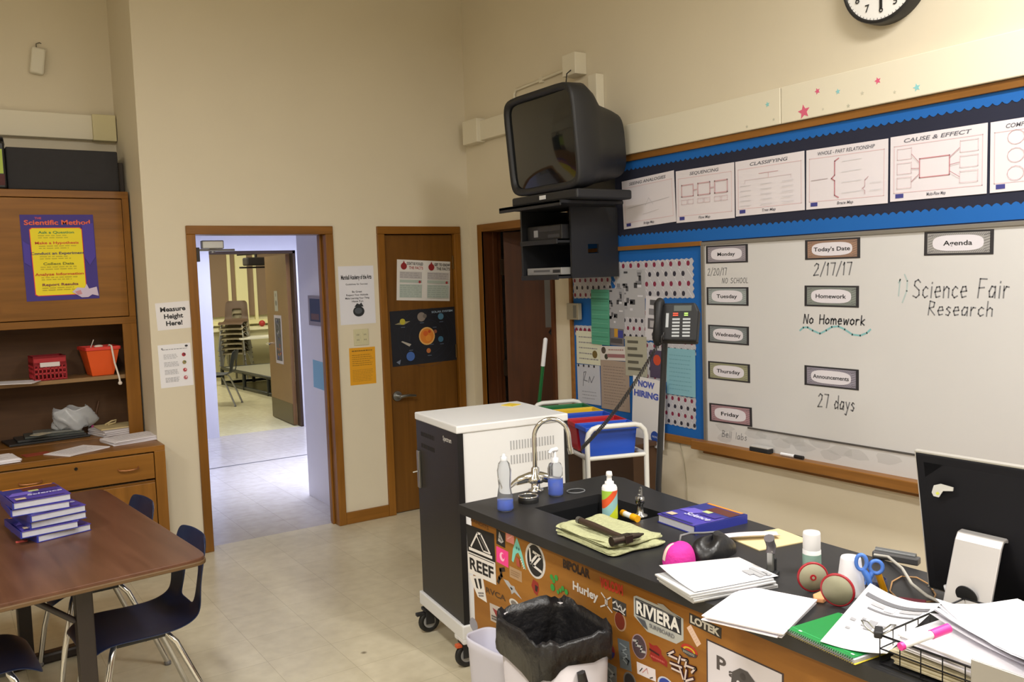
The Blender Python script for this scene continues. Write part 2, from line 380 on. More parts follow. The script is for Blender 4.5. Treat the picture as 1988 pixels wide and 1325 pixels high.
# door in the right wall, ajar into a dark closet
root = bpy.data.objects.new('door_3', None); col.objects.link(root); struct(root)
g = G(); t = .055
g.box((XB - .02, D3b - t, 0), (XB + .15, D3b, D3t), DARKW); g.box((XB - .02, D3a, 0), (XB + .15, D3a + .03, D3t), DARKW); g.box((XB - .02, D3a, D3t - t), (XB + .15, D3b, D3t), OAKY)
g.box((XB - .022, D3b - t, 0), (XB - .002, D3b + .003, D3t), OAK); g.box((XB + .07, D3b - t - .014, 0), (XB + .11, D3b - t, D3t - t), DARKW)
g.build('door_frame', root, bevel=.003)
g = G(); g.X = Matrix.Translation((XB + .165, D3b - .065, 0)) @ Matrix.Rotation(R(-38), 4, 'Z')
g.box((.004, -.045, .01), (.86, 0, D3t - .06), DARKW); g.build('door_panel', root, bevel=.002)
for z in (.28, 1.02, 1.78):
    g = G(); g.box((XB + .135, D3b - .075, z - .06), (XB + .16, D3b - .05, z + .06), mat('old bronze', '4a3a2a', .5, .5)); g.build('hinge', root)
# ---------------------------------------------------------------- hall and the room across it
HWALL = mat('pale hall wall paint', 'dcdae6', 0.4, noise=.03, scale=4)
HFL = floor_mat('hall tile', 'bdb7b8', 'b9b3b5', '938e90', 0.24, ox=.1)
g = G().box((-3.6, YA + .1, -.05), (8.0, 10.0, 0), HFL); struct(g.build('floor'))
g = G().box((1.277, YA + .15, 2.75), (8.0, 10.0, 2.85), mat('hall ceiling', 'dfe3ee', .8)); struct(g.build('ceiling'))
g = G().box((2.45, YA + .15, 0), (8.0, 6.69, 2.75), HWALL); struct(g.build('wall_hall_side'))
g = G().box((1.127, 6.56, 0), (1.277, 10.0, 2.75), HWALL); struct(g.build('wall_hall_end'))
g = G().box((8.0, 6.69, 0), (8.1, 10.0, 2.75), HWALL); struct(g.build('wall_hall_end'))
OY, OL, OR, OT = 9.95, 2.63, 3.625, 2.095
g = G(); g.box((1.277, OY, 0), (OL, OY + .12, 2.75), HWALL); g.box((OR, OY, 0), (8.0, OY + .12, 2.75), HWALL); g.box((OL, OY, OT), (OR, OY + .12, 2.75), HWALL); struct(g.build('wall_hall_far'))
g = G().box((3.2, 8.28, .001), (8, 8.3, .003), C_('5a5860'));
g.box((1.3, 8.28, .001), (3.2, 8.3, .003), C_('5a5860')); struct(g.build('trim_1'))
root = bpy.data.objects.new('door_4', None); col.objects.link(root); struct(root)
BRZ = mat('dark brown door frame', '3a2618', .5)
g = G(); g.box((OL, OY + .01, OT - .035), (OR, OY + .13, OT), BRZ); g.box((OR - .03, OY + .01, 0), (OR, OY + .13, OT), BRZ); g.box((OL, OY + .04, 0), (OL + .012, OY + .13, OT), HWALL); g.build('door_frame', root)
DOORX = mat('brown veneer', '7d5a34', .4, noise=.12, scale=6)
sx = Matrix.Translation((OR - .03, OY + .135, 0)) @ Matrix.Rotation(R(87), 4, 'Z')
g = G(); g.X = sx; g.box((0, 0, .01), (.92, .045, OT - .04), DOORX); g.build('door_panel', root)
g = G(); g.X = sx; g.box((.01, .045, .01), (.91, .048, .26), mat('dull brass plate', '4f4125', .35, .6)); g.build('kick_plate', root)
g = G(); g.X = sx; g.cyl((.83, .045, .95), (.83, .10, .95), .012, CHROME); g.tube([(.83, .10, .95), (.70, .10, .95)], .01, CHROME); g.build('door_handle', root)
# the far classroom
FW = mat('far room cream paint', 'dcd6b4', .6)
g = G().box((-.5, 10.0, -.05), (10, 17.0, 0), floor_mat('far room tile', 'cdc6a6', 'c7c0a0', 'a39c80', .25)); struct(g.build('floor'))
g = G().box((-.5, 10.07, 3.1), (10, 17.0, 3.2), CEIL); struct(g.build('ceiling'))
g = G(); g.box((-.5, 10.07, 2.75), (10, 10.12, 3.1), FW); g.box((-.6, 10.07, 0), (-.5, 17, 3.1), FW); g.box((10, 10.07, 0), (10.1, 17, 3.1), FW); struct(g.build('wall_far_side'))
g = G().box((-.5, 16.9, 0), (10, 17.05, 3.1), FW); struct(g.build('wall_far'))
# ---------------------------------------------------------------- raceways and conduit
g = G().box((XB - .035, -3.0, 2.392), (XB, 2.756, 2.562), CHAN); struct(g.build('trim_2', bevel=.004))
g = G().box((XB - .035, 2.759, 2.392), (XB, 3.98, 2.562), CHAN); struct(g.build('trim_2', bevel=.004))
g = G(); g.box((XB - .045, 4.28, 2.70), (XB, 5.60, 2.84), CHAN); struct(g.build('trim_3', bevel=.004))
g = G(); g.box((XB - .075, 5.42, 2.69), (XB, 5.62, 2.86), CHAN); struct(g.build('trim_3', bevel=.004))
g = G(); g.box((XB - .06, 4.08, 2.56), (XB, 4.16, 2.90), CHAN); g.box((XB - .03, 4.1, 2.5), (XB, 4.5, 2.9), WALL); struct(g.build('trim_4', bevel=.004))
g = G(); g.box((XB - .09, 4.24, 2.93), (XB, 4.37, 3.06), CHAN); struct(g.build('trim_5', bevel=.004))
g = G(); g.tube([(XB - .015, 4.36, 3.0), (XB - .015, 4.99, 2.98), (XB - .015, 5.01, 2.96), (XB - .015, 5.02, 2.84)], .009, CHAN, 8); g.box((XB - .022, 4.68, 2.97), (XB, 4.71, 3.005), CHAN); struct(g.build('trim_6'))
g = G(); g.box((-3.6, 6.35, 2.70), (.98, 6.41, 2.86), CHAN); struct(g.build('trim_7', bevel=.004))
g = G(); g.box((.98, 6.335, 2.695), (1.122, 6.41, 2.866), mat('yellowed channel cover', 'd6cda4', .5)); struct(g.build('trim_8', bevel=.004))
# ---------------------------------------------------------------- lamps
def lamp(name, x, y, z, L, W_, power, color, label, room, spread=180):
    r = thing('ceiling_light', label, 'ceiling light', (x, y, z))
    g = G(); g.box((-W_ / 2, -L / 2, 0), (W_ / 2, L / 2, .07), mat('white enamel', 'e8e8e4', .5)); g.build('housing', r, bevel=.01)
    g = G(); g.box((-W_ / 2 + .02, -L / 2 + .02, -.02), (W_ / 2 - .02, L / 2 - .02, 0), mat('lit diffuser ' + room, 'fff4dc' if room != 'hall' else 'd8e2ff', .5, emit=3.0)); g.build('diffuser', r)
    for s_ in (-1, 1): g = G(); g.cyl((0, s_ * L / 3, .07), (0, s_ * L / 3, room_top[room] - z), .006, STEEL, 8); g.build('hanger', r)
    li = bpy.data.lights.new('tube_light', 'AREA'); li.shape = 'RECTANGLE'; li.size = W_ - .04; li.size_y = L - .04; li.energy = power; li.color = color; li.spread = R(spread)
    lo = bpy.data.objects.new('tube_light', li); col.objects.link(lo); lo.parent = r; lo.location = (0, 0, -.03)
room_top = {'class': ZC, 'hall': 2.75, 'far': 3.1}
for (x, y, z, L, P_, where) in ROOM_LAMPS:
    lamp('l', x, y, z, L, .34, P_, ROOM_COLOR, 'fluorescent ceiling fixture ' + where, 'class')
lamp('l', 3.4, 7.35, 2.66, .34, 2.4, 44, HALL_COLOR, 'added bluish fixture on the hall ceiling near the doorway, standing in for daylight', 'hall', 70)  # added lamp; its narrow spread makes the near daylight band on the floor
lamp('l', 3.4, 9.3, 2.66, .3, 2.4, 34, HALL_COLOR, 'added bluish fixture on the hall ceiling by the far door, standing in for daylight', 'hall', 110)  # second added lamp, in place of daylight falling near the far wall
for x, y, where in ((3.0, 12.2, 'nearest its door'), (5.2, 14.6, 'at its right'), (2.6, 15.0, 'at its left')):
    lamp('l', x, y, 3.0, 1.2, .34, 42, FAR_COLOR, 'fluorescent fixture in the classroom across the hall, ' + where, 'far')
# ---------------------------------------------------------------- built-in cabinet on the left
cab = thing('wall_cabinet', 'tall varnished oak cabinet with open shelves and drawers in the left alcove', 'cabinet', (0, 0, 0))
cx0, cx1, cyf, cyb = -1.05, 1.115, 6.05, 6.40
g = G()
g.box((cx0, cyf + .02, 2.30), (cx1, cyb, 2.335), OAKH); g.box((cx0, cyf, 2.29), (cx1, cyf + .02, 2.335), OAKH)
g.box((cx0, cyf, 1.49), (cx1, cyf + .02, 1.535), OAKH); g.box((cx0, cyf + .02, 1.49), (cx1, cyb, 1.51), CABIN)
g.box((1.03, cyf, .77), (cx1, cyf + .02, 1.49), OAK); g.box((1.075, cyf, 1.535), (cx1, cyf + .02, 2.29), OAK)
g.box((cx0, cyf, .77), (cx0 + .07, cyf + .02, 2.29), OAK)
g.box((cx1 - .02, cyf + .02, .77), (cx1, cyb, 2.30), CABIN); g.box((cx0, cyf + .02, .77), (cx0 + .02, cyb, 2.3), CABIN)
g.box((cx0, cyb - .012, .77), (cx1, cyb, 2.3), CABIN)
g.build('upper_frame', cab, bevel=.002)
g = G().box((cx0 + .02, cyf + .03, 1.135), (cx1 - .02, cyb - .012, 1.16), mat('worn shelf edge', '8a6a42', .5)); g.build('shelf', cab, bevel=.002)
for x0, x1, kx in ((.085, 1.072, .395), (-.98, .075, -.02)):
    g = G().box((x0 if kx > 0 else x0, cyf - .004, 1.54), (x1, cyf + .016, 2.285), OAKH); d = g.build('door', cab, bevel=.002)
    if kx > 0:
        g = G(); g.lathe([(.008, 0), (.008, .02), (.017, .03), (.014, .038), (0.0001, .04)], mat('aged brass', '8f7648', .35, .8), 16)
        k = g.build('knob', d); k.matrix_basis = Matrix.Translation((.335, cyf - .004, 1.62)) @ Matrix.Rotation(R(90), 4, 'X')
# lower unit
g = G(); ly = 5.50
g.box((cx0, ly, .08), (1.127, ly + .02, .125), OAKH); g.box((cx0, ly, .735), (1.127, ly + .02, .768), OAKH)
g.box((1.065, ly, .125), (1.127, ly + .02, .735), OAK); g.box((1.112, ly + .02, .08), (1.127, 5.70, .768), OAK); g.box((1.112, 5.70, .08), (1.1265, 6.05, .768), OAK)
g.box((.17, ly, .125), (.21, ly + .02, .735), OAK)
g.box((cx0, ly + .02, .745), (1.112, 6.05, .768), OAKH); g.box((cx0, 6.05, .745), (1.112, 6.39, .77), OAKH)
g.box((cx0, ly + .06, 0), (1.1, ly + .08, .08), BLACKM); g.box((cx0, ly + .02, .545), (1.065, ly + .03, .56), OAKH); g.box((cx0, ly + .02, .08), (cx0 + .02, 6.39, .745), OAK)
g.build('lower_frame', cab, bevel=.002)
BR = mat('worn copper pull', 'b07a52', .35, .7)
for x0, x1, hs in ((.215, 1.06, (.405, .915)), (-1.0, .165, (-.63, .0))):
    g = G().box((x0, ly - .006, .575), (x1, ly + .016, .728), OAKH); d = g.build('drawer', cab, bevel=.003)
    for h in hs:
        g = G(); g.tube([(h - .055, ly - .006, .655), (h - .052, ly - .028, .652), (h - .02, ly - .032, .648), (h + .02, ly - .032, .648), (h + .052, ly - .028, .652), (h + .055, ly - .006, .655)], .005, BR, 8); g.build('handle', d)
    g = G(); g.cyl(((x0 + x1) / 2, ly - .006, .695), ((x0 + x1) / 2, ly - .011, .695), .009, mat('dark keyhole', '1c1712', .4, .5)); g.build('lock', d)
for x0, x1 in ((.215, .632), (.642, 1.06), (-.42, .165)):
    g = G().box((x0, ly - .006, .13), (x1, ly + .016, .55), OAK); d = g.build('door', cab, bevel=.003)
# poster: The Scientific Method
s = Sheet((0.7, 1.921, 0.405, 0.525, 0.6), 'A', 6.044, '3a2a86')
s.pol([(.11, .17), (.14, .15), (.80, .15), (.83, .17), (.83, .92), (.80, .945), (.16, .945), (.12, .93)], 'e8403a')
s.pol([(.12, .175), (.15, .157), (.79, .157), (.82, .175), (.82, .92), (.79, .937), (.16, .937), (.13, .92)], 'efdc1a')
s.text('THE', .24, .04, .025, 'e0553a', fit=.09, bold=.01)
s.text('Scientific Method', .5, .09, .055, 'e8653f', fit=.9, bold=.025)
for i, (t, c) in enumerate((('Ask a Question', '3a8a4a'), ('Make a Hypothesis', 'd2452a'), ('Conduct an Experiment', '3b3166'), ('Collect Data', '7a7a20'), ('Analyze Information', 'c9481f'), ('Report Results', '7b2f4a'))):
    v = .205 + i * .122; s.text(t, .47, v, .03, c, fit=.035 * len(t), bold=.02)
    s.rows(.22, v + .025, .75, v + .075, 2, .009, 'b9aa24', seed=i, rag=.3)
s.pol([(.83, .12), (.99, .1), (.99, .5), (.9, .6), (.83, .5)], '4634a0'); s.pol([(.01, .3), (.1, .35), (.1, .6), (.01, .55)], '4634a0')
s.pol([(.62, .91), (.7, .86), (.8, .87), (.83, .82), (.86, .88), (.97, .86), (.99, .97), (.9, .95), (.84, .98), (.75, .98)], 'cdbfd8')
s.pol([(.66, .91), (.74, .89), (.76, .94), (.7, .95)], 'c98f9a')
s.done('science_poster', 'purple poster with yellow panel headed The Scientific Method on the cabinet door', 'poster')
# red basket
g = G(); RED = mat('red plastic', 'a31423', .4)
g.X = Matrix.Translation((0, 0, 0))
def basket(g, w, d, h, m, wall=.004):
    z = 0
    g.box((-w / 2, -d / 2, 0), (w / 2, d / 2, wall), m)
    for zz in (0, .25, .45, .62, .92):
        z0, z1 = zz * h, min(h, zz * h + (.012 if zz < .6 else .02))
        for a, b in (((-w / 2, -d / 2), (w / 2, -d / 2 + wall)), ((-w / 2, d / 2 - wall), (w / 2, d / 2)), ((-w / 2, -d / 2), (-w / 2 + wall, d / 2)), ((w / 2 - wall, -d / 2), (w / 2, d / 2))):
            g.box((*a, z0), (*b, z1), m)
    n = 8
    for k in range(n + 1):
        x = -w / 2 + k * (w - .006) / n
        for y in (-d / 2, d / 2 - wall): g.box((x, y, 0), (x + .007, y + wall, h * .66), m)
    for k in range(7):
        y = -d / 2 + k * (d - .006) / 6
        for x in (-w / 2, w / 2 - wall): g.box((x, y, 0), (x + wall, y + .007, h * .66), m)
    for y in (-d / 2, d / 2 - wall): g.box((-w / 2, y, h * .64), (w / 2, y + wall, h), m)
    for x in (-w / 2, w / 2 - wall): g.box((x, -d / 2, h * .64), (x + wall, d / 2, h), m)
basket(g, .185, .2, .15, RED)
o = g.build('storage_basket'); put(o, (.600, 6.20, 1.161), 3); tag(o, 'small red plastic basket with round holes on the upper shelf', 'basket')
g = G().box((-.055, -.1015, .085), (.055, -.1005, .112), mat('label tape', 'd5cccc', .5)); g.build('label', o)
# orange bucket
ORG = mat('orange plastic', 'e2571c', .45); ORD = mat('red orange plastic', 'd8372a', .45)
r = thing('plastic_bin', 'tapered orange plastic bin on the upper shelf with white cord hanging out', 'bin', (.905, 6.21, 1.161), 4)
def tapered(g, w0, d0, w1, d1, h, m, t=.004, lip=0):
    def ring(w, d, z): return [(-w / 2, -d / 2, z), (w / 2, -d / 2, z), (w / 2, d / 2, z), (-w / 2, d / 2, z)]
    vs = ring(w0, d0, 0) + ring(w1, d1, h) + ring(w1 - 2 * t, d1 - 2 * t, h) + ring(w0 - 2 * t, d0 - 2 * t, t)
    fs = [(3, 2, 1, 0)]
    for k in range(4):
        l = (k + 1) % 4
        fs += [(k, l, 4 + l, 4 + k), (4 + k, 4 + l, 8 + l, 8 + k), (8 + k, 8 + l, 12 + l, 12 + k)]
    fs.append((12, 13, 14, 15))
    g.add(vs, fs, m)
g = G(); tapered(g, .13, .15, .205, .22, .185, ORG); g.build('body', r, bevel=.004)
g = G(); 
for a, b in (((-.108, -.115), (.108, -.103)), ((-.108, .103), (.108, .115)), ((-.108, -.115), (-.097, .115)), ((.097, -.115), (.108, .115))): g.box((*a, .165), (*b, .187), ORD)
g.build('rim', r, bevel=.003)
g = G(); g.text = None
g.tube([(.04, -.06, .17), (.045, -.09, .195), (.05, -.118, .19), (.055, -.122, .14), (.062, -.121, .08), (.075, -.125, .02), (.078, -.15, -.02), (.078, -.16, -.045)], .006, mat('white cotton cord', 'ddd3c8', .9), 8)
g.ball((.078, -.16, -.052), .013, mat('white cotton cord')); g.ball((-.02, -.09, .19), .02, mat('white cotton cord'), sc=(1.4, .8, .5)); g.tube([(-.06, 0, .15), (-.03, .0, .225), (-.028, 0, .23)], .003, mat('white cotton cord'), 6)
g.build('cord', r)
# loose sheets and piles
def paper_stack(name, label, cat, loc, rz, w, d, n, c='e8e4ea', jit=4.0, seed=1, th=.0025, group=None, print_=True, sag=0.0):
    rd = random.Random(seed); g = G(); z = 0; pm = mat('copy paper ' + c, c, .7)
    for i in range(n):
        g.X = Matrix.Translation((rd.uniform(-.006, .006), rd.uniform(-.006, .006), z)) @ Matrix.Rotation(R(rd.uniform(-jit, jit)), 4, 'Z')
        if sag:
            k = rd.uniform(.4, 1) * sag
            g.grid(6, 6, lambda a, b: ((a - .5) * w, (b - .5) * d, th * .9 + k * ((a - .5) ** 2 * 2 + (b - .5) ** 4 * 8 * (b > .5))), pm, True)
            z += th
        else:
            g.box((-w / 2, -d / 2, 0), (w / 2, d / 2, th * .92), pm); z += th
    if print_ and not sag:
        im = C_('9a98a0')
        for k in range(7):
            y = d * (.36 - k * .1); g.box((-w * .38, y, th * .92), (w * rd.uniform(.1, .38), y + d * .018, th * .95 + .0003), im)
    o = g.build(name); put(o, loc, rz); return tag(o, label, cat, group)
paper_stack('paper_stack', 'messy stack of white worksheets at the right end of the cabinet counter', 'papers', (1.0, 5.80, .769), 12, .30, .22, 10, seed=3)
o = paper_stack('paper_sheet', 'single white worksheet lying across the middle of the cabinet counter edge', 'paper', (.67, 5.66, .769), 25, .28, .215, 2, seed=5, jit=12)
paper_stack('paper_stack', 'pile of white papers at the left end of the cabinet counter', 'papers', (.215, 5.62, .769), 8, .28, .215, 9, seed=6)
o = paper_stack('paper_sheet', 'dull red sheet of paper lying on the cabinet counter', 'paper', (.46, 5.72, .769), 15, .14, .09, 1, c='8e3a24', seed=2, print_=False)
paper_stack('paper_sheet', 'white papers sticking out over the edge of the upper shelf', 'papers', (.395, 6.12, 1.161), -14, .30, .21, 2, seed=8, jit=14, print_=False)
r = thing('folder_pile', 'pile of manila folders and papers under the clear tray in the cabinet corner', 'folders', (.955, 6.18, .771), 14)
g = G()
for i in range(7): g.X = Matrix.Rotation(R((-1) ** i * 3 * i % 9), 4, 'Z'); g.box((-.12, -.13, i * .006), (.12, .1, i * .006 + .0052), mat('copy paper e8e4ea') if i % 2 else mat('grey paper', 'b7b0b4', .7))
g.build('papers', r)
g = G(); g.X = Matrix.Rotation(R(-10), 4, 'Z'); g.box((-.1, -.12, .043), (.14, .1, .05), mat('manila card', 'cdb98a', .7)); g.build('folder', r)
g = G(); g.tube([(-.03, .05, .055), (.02, .07, .07), (.05, .06, .075), (.03, .04, .06), (-.02, .03, .056)], .006, mat('manila card'), 8); g.build('curled_strip', r)
# dark flat pile left on the counter
g = G(); rd = random.Random(4)
for i, (c, w_, d_) in enumerate((('1d1d1f', .5, .24), ('2b2d2e', .42, .2), ('3c4240', .36, .18), ('6b6c66', .3, .14))):
    g.X = Matrix.Translation((.0 + i * .02, 0, i * .014)) @ Matrix.Rotation(R(3 - i * 4), 4, 'Z'); g.box((-w_ / 2, -d_ / 2, 0), (w_ / 2 * .85, d_ / 2, .013), C_(c, .4))
o = g.build('folder_stack', bevel=.002); put(o, (.585, 6.24, .771), 4); tag(o, 'low pile of black and dark grey folders on the cabinet counter', 'folders')
o = paper_stack('paper_scrap', 'crumpled beige scrap of paper on the dark folder pile', 'paper', (.53, 6.08, .832), 40, .1, .07, 1, c='b5ad98', print_=False)
g = G().box((-.19, -.09, 0), (.17, .1, .035), C_('26282a')); g.box((-.15, -.07, .035), (.17, .09, .05), C_('3a3c3c')); o = g.build('laptop_bag', bevel=.006); put(o, (.12, 6.2, .771), -5); tag(o, 'flat black case lying at the left of the cabinet counter', 'case')
# clear plastic bag
PLASTIC = mat('clear plastic film', 'd9dde2', .15, spec=.9, bump=.6, scale=18, alpha=.38)
g = G()
rd = random.Random(9)
def bag(a, b):
    t = a * 2 * math.pi; h = b * .13; rr = (.10 - .03 * abs(b - .4)) * (1 + .18 * math.sin(3 * t + 5 * b) + .1 * math.sin(7 * t + 9 * b))
    return (1.25 * rr * math.cos(t), .75 * rr * math.sin(t), h + .012 * math.sin(5 * t))
g.grid(40, 12, bag, PLASTIC); g.poly([(.09 * math.cos(k * .3), .06 * math.sin(k * .3), .002) for k in range(21)], PLASTIC)
o = g.build('plastic_bag', solid=.001); put(o, (.73, 6.24, .829), 8); tag(o, 'crumpled clear plastic bag on the dark folders in the cabinet', 'bag')
r = thing('pen', 'brown pen with a pink end leaning in the cabinet behind the clear bag', 'pen', (.855, 6.33, .80), 0)
g = G().cyl((0, 0, .012), (.05, .03, .17), .006, C_('5a3a22')); g.build('barrel', r); g = G().cyl((-.006, -.012, -.005), (0, 0, .012), .010, C_('e0529a')); g.build('pen_cap', r)
# things on top of the cabinet
g = G(); FAB = mat('black fabric', '2a292d', .8, noise=.2, scale=30)
g.box((-.285, -.13, 0), (.34, .15, .255), FAB); o = g.build('storage_box', bevel=.008); put(o, (.735, 6.22, 2.337), 0); tag(o, 'long black fabric box on top of the oak cabinet', 'box')
g = G(); g.box((.14, -.1325, .11), (.185, -.1305, .122), C_('0d0d0e')); g.build('grip_hole', o)
g = G().box((-.01, -.05, 0), (.02, .05, .2), C_('4a4038')); o = g.build('book', bevel=.003); put(o, (1.103, 6.25, 2.337)); tag(o, 'narrow brown book standing between the black box and alcove wall', 'book')
r = thing('tool_box', 'black case with a bright green label on top of the cabinet at the left edge', 'case', (.325, 6.16, 2.337))
g = G().box((-.1, -.1, 0), (.12, .1, .28), C_('141416', .35)); g.build('body', r, bevel=.012)
g = G().box((-.1, -.103, .09), (.105, -.1, .235), C_('a9bf4f')); g.build('green_label', r)
g = G(); g.tube([(.06, -.06, .28), (.08, -.06, .31), (.11, -.02, .315), (.12, .04, .28)], .012, C_('3a3a3c', .3)); g.build('handle', r)
g = G(); g.box((-.1, -.1035, .02), (.11, -.1, .085), C_('4a0f12')); g.box((.07, -.105, .03), (.08, -.1035, .08), C_('d9c9c9')); g.build('red_label', r)
# motion sensor
r = thing('motion_sensor', 'small white motion sensor high on the wall above the cabinet', 'sensor', (0.69, 6.41, 3.186), 0)
g = G(); g.X = Matrix.Rotation(R(8), 4, 'Y'); g.box((-.04, -.055, -.085), (.04, 0, .08), mat('sensor white', 'ddd8c8', .5)); g.build('body', r, bevel=.012)
g = G(); g.tube([(0, -.01, .08), (0, -.015, .11), (.02, -.01, .12), (.03, 0, .118)], .003, C_('6a6458')); g.build('wire', r)

# ---------------------------------------------------------------- papers on the back wall
y_ = YA - .0015
s = Sheet((1.269, 1.537, 0.204, 0.17, 2.4), 'A', YA, 'e6e3e6')
for i, t in enumerate(('Measure', 'Height', 'Here!')): s.text(t, .5, .25 + .26 * i, .17, '1b1b20', fit=(.74, .56, .48)[i], bold=.03)
s.done('wall_sign', 'white paper sign reading Measure Height Here beside the hall doorway', 'sign')
s = Sheet((1.264, 1.224, 0.196, 0.269, 1.1), 'A', YA, 'e9e8ee')
s.rows(.12, .1, .9, .13, 1, .012, '555560'); s.disc(.87, .06, .035, '2b2b33', sy=.7); s.disc(.12, .09, .02, '8a8a90')
for i in range(4): s.rows(.15, .22 + .18 * i, .6, .34 + .18 * i, 4, .012, 'b2b2b8', seed=i); s.disc(.77, .26 + .18 * i, .045, ('a52b3a', '9a8b5a', 'b0414a', 'b8606a')[i]); s.disc(.79, .25 + .18 * i, .018, ('3a2a3a', '4f6a55', 'e8b0b0', 'e8d0d0')[i])
s.done('instruction_sheet', 'white instruction sheet with four red icons under the Measure Height sign', 'sign')
s = Sheet((2.51, 1.615, 0.267, 0.409, 0.2), 'A', YA, 'dedee8')
s.text('Marshall Academy of the Arts', .5, .19, .075, '15151c', fit=.86, bold=.03); s.text('Guidelines for Success', .5, .31, .03, '44444c', fit=.62, bold=.01)
for i, t in enumerate(('Be Great', 'Respect Your Attitude', 'Make Learning Your Thing', 'Have Fun')): s.text(t, .5, .44 + .055 * i, .032, '3a3a42', fit=(.28, .62, .68, .32)[i], bold=.01)
s.disc(.52, .78, .105, '22262b', 24, sy=.85); s.disc(.51, .77, .07, '4a5058', 20, sy=.75); s.pol([(.4, .7), (.48, .64), (.55, .66), (.6, .63), (.66, .7)], '2a2e33')
s.done('wall_sign', 'white school guidelines sign with a dark round emblem right of the doorway', 'sign')
s = Sheet((2.528, 1.112, 0.198, 0.263, -0.3), 'A', YA, 'd99a12')
s.rows(.1, .05, .9, .12, 1, .03, '7a5a10'); s.rows(.1, .17, .92, .5, 6, .018, '9c7310', seed=2); s.rows(.1, .58, .92, .92, 8, .014, 'b0821a', seed=3)
s.done('notice_sheet', 'orange yellow notice sheet below the double outlet on the back wall', 'notice')
r = thing('wall_outlet', 'cream double electrical outlet between two papers on the back wall', 'outlet', (2.525, 5.7, 1.317))
g = G().box((-.057, -.006, -.058), (.057, 0, .058), mat('ivory plastic', 'c9c3a0', .4)); g.build('cover_plate', r, bevel=.003)
for x in (-.027, .027):
    g = G(); g.box((x - .016, -.009, -.035), (x + .016, -.006, .035), mat('ivory plastic'))
    for z in (-.018, .018): g.box((x - .007, -.0095, z - .005), (x - .004, -.009, z + .005), C_('2a2820')); g.box((x + .004, -.0095, z - .005), (x + .007, -.009, z + .005), C_('2a2820'))
    g.build('socket', r)
# posters on the brown door
yd = YA + .0118
s = Sheet((3.05, 1.7, 0.442, 0.296, -3.3), 'A', yd, 'd9d6d4')
for k, u in ((0, .05), (1, .56)):
    s.disc(u + .075, .16, .085, '8c1f22', 14); s.pol([(u + .05, .1), (u + .075, .02), (u + .1, .1)], '8c1f22')
    s.text('DON\'T BE FOOLED' if k == 0 else 'GET TO KNOW', u + .28, .09, .07, '55504f', fit=.3, bold=.03); s.text('THE FACTS', u + .3, .19, .07, 'a04040' if k == 0 else '55504f', fit=.26, bold=.02)
    s.rect(u, .29, u + .41, .46, 'b7b3b5'); s.rows(u + .01, .3, u + .4, .45, 3, .02, 'a09ca0', seed=k); s.rect(u, .49, u + .41, .56, 'a8b4ae'); s.disc(u + .37, .535, .035, '9a3036', 12)
    s.rect(u, .6, u + .41, .93, 'adb8b3'); s.rows(u + .01, .61, u + .4, .92, 6, .018, '98a49f', seed=k + 5)
s.done('leaflet_poster', 'white and grey two column leaflet with red drops on the brown door', 'poster')
s = Sheet((3.034, 1.289, 0.541, 0.404, 1.1), 'A', yd, '10131f')
s.text('SOLAR SYSTEM', .8, .07, .035, '9fb4cc', fit=.33, bold=.02)
for rr in (.32, .42, .54): 
    s.line([(.54 + rr * .82 * math.cos(t * .1), .52 + rr * math.sin(t * .1)) for t in range(-14, 16)], .004, '232c40')
    s.line([(.54 + rr * .82 * math.cos(t * .1), .52 + rr * math.sin(t * .1)) for t in range(17, 47)], .004, '20283a')
s.disc(.54, .5, .165, 'd9a860', 22); s.disc(.54, .5, .14, 'cf7a26', 22); s.disc(.52, .45, .05, 'c85a1c', 10); s.disc(.56, .54, .06, 'd98a30', 12); s.disc(.58, .42, .03, 'b8441c', 10)
s.pol([(.06, .24), (.16, .2), (.3, .2), (.2, .26)], '8a8264')
for u, v, rd_, c in ((.18, .2, .055, 'b3a830'), (.47, .14, .085, '857a72'), (.77, .16, .06, '4a7a9a'), (.27, .84, .085, '3f62a8'), (.75, .58, .055, '3c6a8a'), (.55, .77, .045, 'b06a3a'), (.67, .43, .035, '8a5038'), (.52, .13, .04, '6a625c')): s.disc(u, v, rd_, c, 16)
s.pol([(.14, .56), (.16, .55), (.29, .62), (.26, .66)], 'a9a39a'); s.pol([(.05, .92), (.12, .88), (.1, .97)], '6a7488')
for u, v in ((.18, .3), (.47, .25), (.77, .26), (.28, .73), (.76, .67), (.56, .86), (.66, .35), (.6, .66)): s.text('Planet', u, v, .018, '8894a8', fit=.05) if False else s.rect(u - .03, v - .006, u + .03, v + .006, '59647a')
s.done('planet_poster', 'black solar system poster with an orange sun on the brown door', 'poster')
